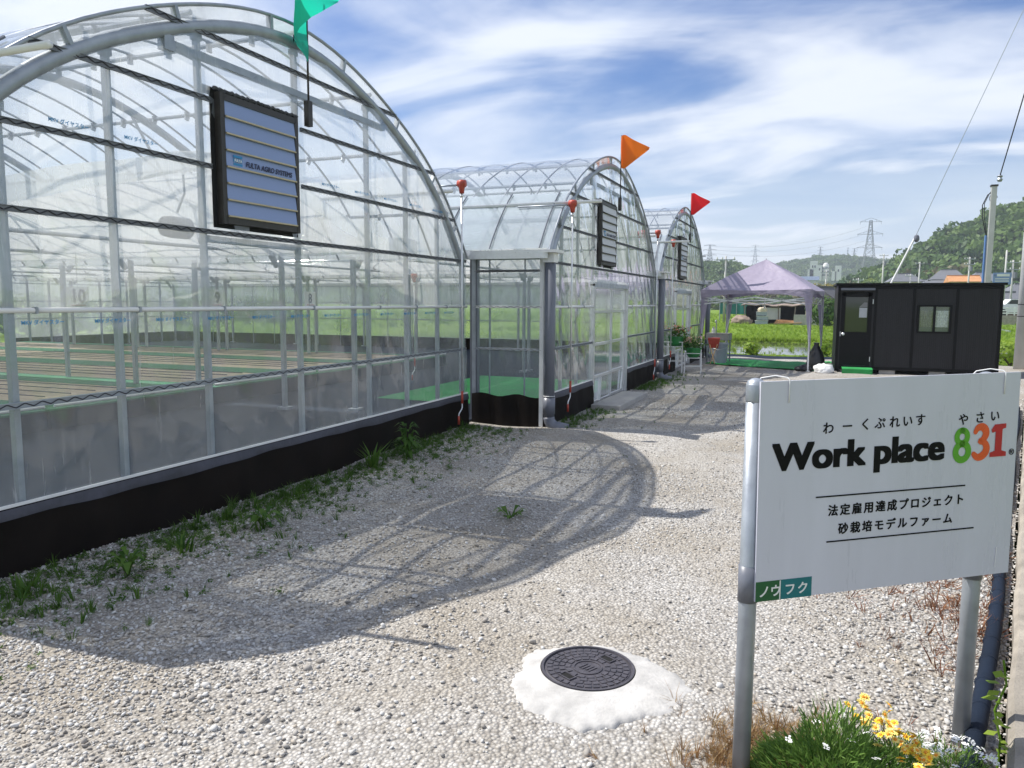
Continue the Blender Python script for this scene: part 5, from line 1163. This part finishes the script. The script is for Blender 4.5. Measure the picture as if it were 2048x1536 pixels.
def put(name, P, s, protos): P = P.copy(); P[:, 2] += s*0.45; return tag(scatter(name, P, np.stack([s, s, s*RNG.uniform(0.85, 1.3, len(s))], 1), protos, tilt=0.1), kind='stuff')
put('hill_woods', np.concatenate([PR[dark], PAh, PB]), np.concatenate([sR[dark], sAh, sB2]), CR_A); put('bamboo_grove', PR[light], sR[light], CR_B)
PT = band(420, 215, 232, -40, 60, 0.0); put('valley_trees', np.concatenate([PR[tan], PT]), np.concatenate([sR[tan], RNG.uniform(1.6, 3.4, len(PT))]), CR_C)
PT = band(260, 200, 330, -75, -8, 0.0); put('plain_trees', PT, RNG.uniform(1.5, 3.2, len(PT)), CR_A)
# lone pines that stand proud of the right-hand ridge
def far_tree(loc, s, label, m, seed):
    t = thing('hillside_tree', label, 'tree', loc, 0, 'trees standing proud of the ridge'); tr_ = MB().tube([(0, 0, -1), (0.1*s, 0, s*0.8), (0, 0, s*1.5)], [0.09*s, 0.07*s, 0.03*s], 6); tr_.build('trunk', m_bark, t)
    mbv = []; r = np.random.default_rng(seed); Vs, Fs, o_ = [], [], 0
    for k in range(4):
        c = np.array([r.normal(0, .35), r.normal(0, .35), 1.0+0.35*k])*s; n = 110; Pn = r.normal(0, 1, (n, 3)); Pn /= np.linalg.norm(Pn, axis=1, keepdims=True); V, F = leaf_cards(c+Pn*np.array([.75, .75, .28])*s*(1-.12*k), Pn, .3*s, seed+k); Vs.append(V); Fs.append(F+o_); o_ += len(V)
    inst('crown', from_np('crown', np.concatenate(Vs), np.concatenate(Fs), m), t)
for px, py, s, lab in ((1916, 458, 3.0, 'dark pine breaking the ridge line left of the steel pole, nearest the guy wire'), (1944, 452, 3.2, 'flat-topped dark pine on the ridge left of the steel pole'), (1900, 470, 2.4, 'small tree on the ridge, left of the two dark pines'), (2033, 420, 3.2, 'tall tree on the crest at the right edge of the photo')):
    q = at(px, py, 331); far_tree((q.x, 331, float(hill_z(np.array([q.x]), np.array([331.0]))[0])), s, lab, m_wood_a, px)
# ------------------------------------------------------------------ houses and other far buildings
m_tile = mat('grey_roof_tile', (0.14, 0.145, 0.16), 0.5, 0, 0.18, 2, 0.4, 14, stretch=(1, 4, 1)); m_plas = mat('cream_plaster', (0.55, 0.48, 0.36), 0.85, 0, 0.08, 1); m_plasw = mat('white_plaster', (0.66, 0.66, 0.64), 0.8, 0, 0.08, 1); m_orng = mat('orange_roof', (0.50, 0.24, 0.10), 0.7, 0, 0.15, 1.5)
m_win = mat('far_window', (0.03, 0.035, 0.04), 0.15); m_brown = mat('brown_board', (0.13, 0.085, 0.055), 0.8, 0, 0.25, 3); m_roofd = mat('dark_roof', (0.07, 0.065, 0.065), 0.6, 0, 0.2, 2)
def house(loc, w, d, h, rh, rz_, label, wall, roof, wins=3, hip=False, group=None):
    t = thing('house', label, 'house', loc, rz_, group or 'houses of the far village')
    MB().box((0, 0, h/2), (w, d, h)).build('wall', wall, t)
    e = 0.55; A_, B_ = w/2+e, d/2+e; rx = w/2*(0.45 if hip else 1.0)+(0 if hip else e)
    rf = MB(); rf.add([(-A_, -B_, h), (A_, -B_, h), (A_, B_, h), (-A_, B_, h), (-rx, 0, h+rh), (rx, 0, h+rh)], [(0, 1, 5, 4), (2, 3, 4, 5), (0, 4, 3), (1, 2, 5), (3, 2, 1, 0)]); rf.add([(-A_, -B_, h-.12), (A_, -B_, h-.12), (A_, B_, h-.12), (-A_, B_, h-.12), (-A_, -B_, h-.01), (A_, -B_, h-.01), (A_, B_, h-.01), (-A_, B_, h-.01)], [(3, 2, 1, 0), (0, 1, 5, 4), (1, 2, 6, 5), (2, 3, 7, 6), (3, 0, 4, 7)])
    ro = rf.build('roof', roof, t); MB().box((0, 0, h+rh+0.05), (2*rx, 0.35, 0.22)).build('ridge_cap', roof, ro)
    for i in range(wins):
        x = -w/2+w*(i+.5)/wins
        for zc in ([h*.45] if h < 4 else [h*.25, h*.72]):
            f = MB().box((x, -d/2-.03, zc), (w/wins*.5, 0.08, min(1.3, h*.3))).build('window', m_plasw if wall is not m_plasw else m_brown, t); MB().box((x, -d/2-.075, zc), (w/wins*.42, 0.02, min(1.1, h*.25))).build('pane', m_win, f)
    return t
def hq(px, Y, z=None): q = at(px, 600, Y); return (q.x, Y, (0.9 if 185 < Y < 240 else -0.15) if z is None else z)
house(hq(1650, 112), 5.5, 3.4, 2.5, 1.5, 1.25, 'cream house with a dark low roof left of the black cabin', m_plas, m_roofd, 3)
house(hq(1806, 205), 6.5, 5, 6.0, 1.9, 0.1, 'grey-tiled house with white gable showing over the left part of the cabin roof', m_plasw, m_tile, 2, True)
house(hq(1838, 232), 6, 6, 5.6, 1.6, 0.4, 'small grey-roofed house between the left gable and the big hipped house', m_plasw, m_tile, 2, True)
house(hq(1893, 202), 7.0, 6, 6.3, 2.3, -0.1, 'largest grey hipped house over the middle of the cabin roof', m_plasw, m_tile, 2, True)
house(hq(1872, 198), 5, 4, 4.8, 1.4, -0.1, 'low annex in front and left of the largest hipped house', m_plas, m_tile, 2, True)
house(hq(1923, 192), 5.2, 5, 5.6, 1.3, 0.05, 'orange-roofed house over the cabin roof', m_plas, m_orng, 2, False)
house(hq(1962, 205), 6.5, 6, 6.0, 2.0, 0.2, 'grey hipped house just left of the steel pole', m_plasw, m_tile, 2, True)
house(hq(1862, 215), 4.5, 4, 5.3, 1.5, 0.0, 'small house half hidden left of the low annex', m_plasw, m_tile, 1, True)
house(hq(2014, 122), 4.2, 5, 1.85, 1.6, 0.15, 'single-storey house with grey tiled roof right of the cabin', m_brown, m_tile, 2, True)
house(hq(2045, 150), 6, 5, 3.4, 1.8, 0.15, 'grey-roofed house partly behind the white concrete pole', m_plasw, m_tile, 2, True)
house(hq(1582, 235), 7, 5, 3.4, 1.6, 0.1, 'distant low house with pale walls left of the cream house', m_plasw, m_tile, 2, True)
# long blue-roofed shed and the white plant buildings on the slope
m_bluer = mat('blue_grey_roof', (0.13, 0.17, 0.24), 0.5); t = thing('shed', 'long low blue-roofed shed on the slope under the white plant', 'shed', (*hq(1610, 330)[:2], at(1610, 566, 330).z-1.0)); MB().box((0, 0, 1.0), (9, 5, 2.0)).build('wall', m_plasw, t); MB().add([(-5, -3, 2.0), (5, -3, 2.0), (5, 3, 2.0), (-5, 3, 2.0), (-5, 0, 3.6), (5, 0, 3.6)], [(0, 1, 5, 4), (2, 3, 4, 5), (0, 4, 3), (1, 2, 5), (3, 2, 1, 0)]).build('roof', m_bluer, t)
z0 = at(1640, 553, 600).z; t = thing('plant_building', 'white industrial plant with a round tower on the wooded slope', 'factory', (at(1640, 553, 600).x, 600, z0-3))
b = MB()
for x, w_, h_ in ((-6.5, 4, 8), (-4.5, 5, 14), (-0.5, 3, 11), (12, 4, 10.5), (9.2, 3, 6.5)): MB().box((x, 0, h_/2), (w_, 6, h_)).build('wall', m_plasw, t)
tw = MB().lathe([(2.2, 0), (2.2, 10.5), (1.4, 12.2), (0.4, 12.8)], (3.6, 0, 0), 20).build('tower', m_plasw, t)
for z in (3.5, 6, 8.5): MB().lathe([(2.35, 0), (2.35, 0.9)], (3.6, 0, z), 20).build('tower_band', m_pvc, tw)
for x, z in ((-5.2, 10), (-3.6, 10), (-5.2, 6), (12, 7), (-0.5, 8)): MB().box((x, -3.03, z), (0.9, 0.1, 1.6)).build('window', m_win, t)
# hut with its clutter beyond the paddy
m_oldw = mat('weathered_plank', (0.20, 0.17, 0.14), 0.9, 0, 0.35, 4, 0.6, 20); m_rust = mat('rusty_sheet', (0.26, 0.20, 0.16), 0.8, 0.2, 0.4, 3)
hx = at(1567, 620, 70).x; t = thing('tumbledown_hut', 'open tumbledown lean-to hut with sagging tin roof beyond the paddy', 'hut', (hx, 70, -0.12))
rf = MB(); rf.grid([[(-3.4+6.6*i/16, -1.6+3.2*j, 1.62+0.06*math.sin(i*1.7)+0.14*j+0.05*math.sin(i*.6)) for i in range(17)] for j in (0, 1)]); o = rf.build('roof', m_rust, t); sm = o.modifiers.new('t', 'SOLIDIFY'); sm.thickness = 0.07
for x in (-3.0, -1.5, -0.3, 0.9, 2.0, 3.0):
    MB().bar((x, -1.4, 0), (x+0.12*math.sin(x*9), -1.4, 1.6), 0.09, 0.09).build('post', m_oldw, t)
MB().box((-0.7, 1.3, 0.8), (4.9, 0.06, 1.55)).box((-2.6, 0.2, 0.75), (0.9, 1.5, 1.4)).build('back_boards', m_skirt, t); MB().box((-0.75, -1.2, 0.9), (1.15, 0.05, 1.0)).build('grey_panel', m_plasw, t); MB().box((2.45, -1.3, 0.85), (1.0, 0.06, 1.4)).build('dark_board', m_oldw, t)
o = MB().box((0, 0, 0.42), (2.3, 0.4, 0.85)).build('block_wall', m_conc); o.location = (hx+2.1, 67.6, -0.12); tag(o, 'low grey block wall before the tumbledown hut', 'wall')
for i, (dx, z, lab) in enumerate(((-1.6, 0.0, 'pale crate at the bottom of the stack by the hut'), (-1.55, 0.36, 'pale crate in the middle of the stack by the hut'), (-1.62, 0.72, 'topmost pale crate of the stack by the hut'))):
    t = thing('crate', lab, 'crate', (hx+dx, 67.8, z-0.12), 0.05*i, 'crates stacked by the hut'); MB().box((0, 0, 0.17), (1.0-.08*i, 0.6, 0.28)).build('body', m_buck, t); MB().box((0, 0, 0.325), (1.06-.08*i, 0.66, 0.03)).build('rim', m_plasw, t)
rumple('sack', m_plas, (hx-1.55, 67.8, 0.95), 0.36, 12, (1, .8, .7), 'round tan sack on top of the crate stack by the hut', 'sack'); rumple('brush_heap', m_rust, (hx-3.2, 68, -0.12), 0.7, 13, (1.2, .8, .7), 'brown heap of brushwood left of the hut crates', 'heap')
pp = MB()
for i in range(9): pp.bar((-0.9+0.06*i, 0.1*i-.4, 0.1+0.09*(i % 4)), (1.3+0.1*math.sin(i*3), 0.08*i-.5+0.3*math.sin(i), 0.16+0.08*(i % 3)), 0.16, 0.06)
o = pp.build('plank_pile', mat('fresh_plank', (0.5, 0.30, 0.16), 0.8, 0, 0.3, 3)); o.location = (hx+0.3, 67.9, -0.1); tag(o, 'pile of orange-brown planks before the hut', 'planks')
# teal net fence
m_net = mat('teal_net', (0.02, 0.17, 0.15), 0.8, 0, 0.2, 3); q = at(1440, 606, 78); q2 = at(1525, 606, 78); t = thing('net_fence', 'teal windbreak net on posts left of the tumbledown hut', 'fence', (q.x, 78, -0.12)); wN = q2.x-q.x
MB().grid([[(wN*i/20, 0.05*math.sin(i), z) for i in range(21)] for z in (0.7, 1.1, 1.75)]).build('net', m_net, t)
for i in range(6): MB().tube([(wN*i/5, 0, 0), (wN*i/5, 0, 1.85)], 0.04, 6).build('post', m_galv, t)
# guard rail on its retaining wall, billboard, car
q = at(1985, 620, 78); q2 = at(2075, 620, 78); t = thing('guard_rail', 'white guard rail on the wall right of the cabin', 'guard rail', (q.x, 78, 0.72)); wN = q2.x-q.x
for z in (0.62, 0.40, 0.18): MB().box((wN/2, 0, z), (wN, 0.06, 0.10)).build('rail', m_white, t)
for i in range(7): MB().box((wN*i/6, 0.05, 0.35), (0.09, 0.08, 0.72)).build('post', m_white, t)
o = MB().box((wN/2, 0, 0.3), (wN+2, 0.4, 1.0)).build('retaining_wall', m_conc2); o.location = (q.x, 78.1, -0.1); tag(o, 'stained grey retaining wall under the white guard rail', 'wall')
def billboard():
    q = at(2004, 557, 60); t = thing('road_sign', 'blue and white billboard on a pole above the cabin right corner', 'billboard', (q.x, 60, -0.1))
    m_bb = mat('billboard_blue', (0.20, 0.28, 0.50), 0.5); zc = q.z+0.1; MB().box((0, 0, zc), (1.06, 0.06, 0.78)).build('panel', m_bb, t); MB().box((0, 0.06, zc/2), (0.12, 0.1, zc)).build('pole', m_galv, t)
    MB().box((0.06, -0.035, zc+0.22), (0.72, 0.01, 0.16)).box((0, -0.035, zc-0.02), (0.8, 0.01, 0.06)).box((0, -0.035, zc-0.17), (0.8, 0.01, 0.06)).build('lettering', m_plasw, t); MB().lathe([(0.08, 0), (0.08, 0.01)], (0, 0, 0), 14).build('emblem', m_navy, t).location = (-0.42, -0.035, zc+0.22); kids(t)[-1].rotation_euler = (PI/2, 0, 0)
billboard()
def car(loc, rz_, label, col):
    t = thing('parked_car', label, 'car', loc, rz_)
    m_ = mat('car_paint', col, 0.3, 0, 0.04)
    prof = [(-2.0, 0.35), (-2.0, 0.85), (-1.75, 1.0), (-1.1, 1.05), (-0.7, 1.5), (1.2, 1.52), (1.85, 1.0), (2.0, 0.85), (2.0, 0.35)]
    MB().prism([(x, z) for x, z in prof], -0.8, 0.8, lambda v: (v[0], v[2], v[1])).build('body', m_, t)
    MB().prism([(-0.95, 1.08), (-0.65, 1.44), (1.12, 1.46), (1.6, 1.06)], -0.81, 0.81, lambda v: (v[0], v[2], v[1])).build('side_window', m_win, t)
    for x in (-1.3, 1.3):
        for y in (-0.8, 0.8): MB().tube([(x, y-.1, 0.32), (x, y+.1, 0.32)], 0.32, 16).build('wheel', m_spring, t)
car((*hq(1655, 105)[:2], -0.12), 0.2, 'white car parked by the cream house left of the cabin', (0.75, 0.75, 0.75))
car((*hq(2034, 80.5)[:2], 0.62), 0.1, 'white car behind the guard rail left of the concrete pole', (0.78, 0.78, 0.78))
m_ytree = leaf_mat('yellow_tree_leaf', (0.22, 0.20, 0.04), (0.34, 0.28, 0.07), 0.3)
for i, (px, r_, lab) in enumerate(((1628, 1.3, 'leftmost yellow-green tree behind the cream house'), (1648, 1.5, 'middle yellow-green tree behind the cream house'), (1668, 1.6, 'yellow-green tree touching the cabin roof corner'))):
    bush(hq(px, 122+i), r_, 2.2, lab, m_ytree, 60+i, 420, 0.5, 'clipped_tree', 'tree', 2.5)['group'] = 'yellow-green trees behind the cream house'

# ------------------------------------------------------------------ poles, pylons and wires
m_pole = mat('concrete_pole', (0.42, 0.42, 0.41), 0.7, 0, 0.12, 3, 0.1, 40)
def pole(px, pytop, Y, label, r_=0.14, arms=2, zb=-0.15, group='distant utility poles'):
    q = at(px, pytop, Y); t = thing('utility_pole', label, 'utility pole', (q.x, Y, zb), 0, group); h = q.z-zb
    MB().tube([(0, 0, 0), (0, 0, h)], [r_*1.15, r_*.8], 10).build('shaft', m_pole, t, smooth=True)
    for i in range(arms):
        z = h-0.35-0.9*i; a = MB().box((0, -r_, z), (1.7, 0.1, 0.1)).build('cross_arm', m_galv, t)
        for x in (-0.75, -0.3, 0.75): MB().lathe([(0.06, 0), (0.08, 0.08), (0.05, 0.2)], (x, -r_, z+.05), 8).build('insulator', m_plasw, a)
    if arms > 1: MB().tube([(0.3, -r_-.1, h-2.4), (0.3, -r_-.1, h-1.6)], 0.22, 10).build('transformer', m_pvc, t)
    return t
pole(1452, 512, 72, 'thin utility pole right behind the last greenhouse corner', 0.10, 1)
pole(1768, 508, 180, 'utility pole with cross arms just right of the big pylon', 0.18, 2)
pole(1840, 524, 182, 'utility pole above the middle of the cabin roof', 0.16, 1)
pole(1940, 514, 152, 'utility pole with cross arms left of the steel pole', 0.15, 2)
pole(2014, 500, 100, 'plain pole rising right of the steel pole on the hillside', 0.11, 0)
pole(2027, 520, 120, 'utility pole behind the billboard', 0.13, 2)
pole(1653, 540, 132, 'utility pole above the cream house', 0.13, 1)
pole(1821, 548, 150, 'short utility pole over the left gable house', 0.11, 1)
pole(1717, 556, 140, 'short utility pole over the left end of the cabin roof', 0.11, 1)
# steel service pole behind the cabin
q = at(1990, 372, 27); sp_ = thing('service_pole', 'square steel service pole with cables behind the cabin', 'pole', (q.x-.02, 27, -0.1))
h = q.z+0.1; MB().box((0, 0, h/2), (0.15, 0.15, h)).build('shaft', mat('pale_steel', (0.52, 0.52, 0.48), 0.45, 0.4, 0.1, 3), sp_, bevel=0.01); MB().box((0, 0, h+.01), (0.19, 0.19, 0.05)).build('cap', m_dark, sp_)
MB().tube([(-0.125, 0, 0.2), (-0.125, 0, h-1.45)], 0.035, 10).build('conduit', mat('blue_conduit', (0.10, 0.20, 0.42), 0.4), sp_); MB().tube([(-0.125, 0, h-1.45), (-0.25, 0, h-0.9), (-0.27, 0, h-0.55), (-0.15, 0, h-0.25), (0, 0, h-0.15)], 0.014, 6).tube([(-0.10, 0, h-1.45), (-0.20, 0, h-0.9), (-0.22, 0, h-0.5), (-0.1, 0, h-0.2), (0, 0, h-0.1)], 0.010, 6).build('cable_loop', m_spring, sp_)
MB().tube([(0.0+0.10*math.cos(a), 0, h-0.35+0.12*math.sin(a)) for a in np.linspace(0, 5.5, 14)], 0.012, 5).build('cable_coil', m_galv, sp_)
MB().lathe([(0.05, 0), (0.08, 0.06), (0.05, 0.12), (0.08, 0.16), (0.04, 0.2)], (0.13, 0, h+.12), 10).build('insulator', m_galv, sp_)
P0 = Vector((q.x+.1, 27, q.z+.25)); P1_ = at(2048, 190, 25.5); P2_ = P1_+(P1_-P0)*1.6
tag(MB().tube([P0, P1_, P2_], 0.016, 6).build('service_cable', m_spring), 'black service cable rising from the steel pole out of the picture', 'cable')
# guy wire with its strain insulator
A_ = at(1786, 559, 24); B_ = at(1829, 477, 24); C_ = at(2048, 18, 24); D_ = C_+(C_-B_)*0.6
gw = thing('guy_wire', 'slanting guy wire with a ball insulator rising over the cabin', 'guy wire', A_+(A_-B_)*0.9)
o_ = A_+(A_-B_)*0.9
MB().tube([Vector((0, 0, 0)), B_-o_], 0.026, 8).build('wire_sleeve', m_white, gw); MB().tube([B_-o_, D_-o_], 0.009, 6).build('wire', m_galv, gw); MB().lathe([(0.03, -0.10), (0.07, -0.05), (0.075, 0.0), (0.06, 0.07), (0.03, 0.10)], B_-o_+Vector((0.05, 0, 0)), 14).build('insulator', m_pvc, gw)
# white concrete pole at the right edge
cp = thing('concrete_pole', 'thick white concrete pole at the right edge beside the cabin', 'utility pole', (4.72, 23.1, -0.1)); MB().tube([(0, 0, 0), (0, 0, 9.5)], [0.165, 0.12], 20).build('shaft', mat('white_concrete_pole', (0.60, 0.61, 0.62), 0.7, 0, 0.1, 2.5, 0.15, 30), cp, smooth=True)
for z in (1.75, 1.45, 3.6, 4.9): MB().tube([(0.155*math.cos(a), 0.155*math.sin(a), z) for a in np.linspace(0, 2*PI, 16, endpoint=False)], 0.012, 5, closed=True).build('band', m_spring, cp)
for z in (1.6, 2.4, 3.2, 4.0): MB().tube([(0.12, 0, z), (0.34, 0, z)], 0.012, 6).build('step_bolt', m_galv, cp)
# lattice pylons
m_lat = mat('pylon_steel', (0.30, 0.32, 0.34), 0.6, 0.4, 0.1, 0.1)
def pylon_mesh(H_, W_, t_):
    m = MB(); lv = np.linspace(0, 1, 13)
    hw = lambda f: W_*(1-f)**1.25*0.5+W_*0.055
    for f0, f1 in zip(lv, lv[1:]):
        a, b, z0, z1 = hw(f0), hw(f1), f0*H_, f1*H_
        c0 = [(-a, -a), (a, -a), (a, a), (-a, a)]; c1 = [(-b, -b), (b, -b), (b, b), (-b, b)]
        for k in range(4):
            n_ = (k+1) % 4
            m.bar((*c0[k], z0), (*c1[k], z1), t_, t_); m.bar((*c0[k], z0), (*c1[n_], z1), t_*.6, t_*.6); m.bar((*c0[n_], z0), (*c1[k], z1), t_*.6, t_*.6); m.bar((*c1[k], z1), (*c1[n_], z1), t_*.6, t_*.6)
    for f, l in ((0.985, 0.42), (0.84, 0.50), (0.68, 0.50), (0.53, 0.50), (0.39, 0.36)):
        z = f*H_; l *= W_*1.2
        for s in (-1, 1):
            m.bar((0, 0, z), (s*l, 0, z), t_*.8, t_*.8); m.bar((0, 0, z+0.045*H_), (s*l, 0, z), t_*.7, t_*.7); m.bar((s*l*.5, 0, z), (s*l*.5, 0, z+0.022*H_), t_*.6, t_*.6); m.bar((s*l*.95, 0, z), (s*l*.95, 0, z-0.03*H_), t_*.5, t_*.5)
    return m
def pylon(px, pyt, Y, zb, label, Wf=0.26, t_=0.2):
    q = at(px, pyt, Y); t = thing('power_pylon', label, 'pylon', (q.x, Y, zb), 0.15, 'power pylons on the hills'); H_ = q.z-zb
    inst('lattice', pylon_mesh(H_, H_*Wf, t_).mesh('lattice', m_lat), t); return q, H_
pylon(1742, 441, 520, 1.0, 'tall lattice power pylon between the tent and the wooded hill', 0.24, 0.24)
pylon(1420, 490, 430, 16, 'lattice pylon just right of the last greenhouse gable', 0.36, 0.16)
pylon(1511, 491, 930, 30, 'faint distant pylon left of the tent peak', 0.22, 0.22); pylon(1641, 494, 960, 42, 'faint distant pylon over the white plant', 0.24, 0.22); pylon(1696, 496, 940, 44, 'faint distant thin mast on the far ridge', 0.10, 0.2); pylon(1709, 497, 960, 44, 'rightmost faint pylon on the far ridge', 0.24, 0.2)
def line_(a, b, sag, r_): a, b = Vector(a), Vector(b); return [a.lerp(b, i/24)-Vector((0, 0, sag*4*(i/24)*(1-i/24))) for i in range(25)]
for py, lab in ((452, 'topmost'), (466, 'middle'), (480, 'lowest')):
    w_ = MB(); w_.tube(line_(at(1420, 492+(py-452)*.5, 430), at(1735, py, 520), 5, 0), 0.05, 4)
    tag(w_.build('power_line', m_lat), '%s of three power lines strung from the left pylon to the tall one' % lab, 'power line', 'power lines')

# ------------------------------------------------------------------ haze
if HAZE:
    M = Mat('haze'); M.t.nodes.remove(M.p); v = M.n('ShaderNodeVolumePrincipled'); v.inputs['Color'].default_value = (0.80, 0.88, 0.98, 1); v.inputs['Density'].default_value = HAZE; v.inputs['Anisotropy'].default_value = 0.2
    M.l(v.outputs[0], M.out.inputs['Volume'])
    o = MB().box((0, 700, 40), (2200, 1500, 84)).build('haze', M.m); tag(o, kind='stuff')
print('objects', len(COL.objects))
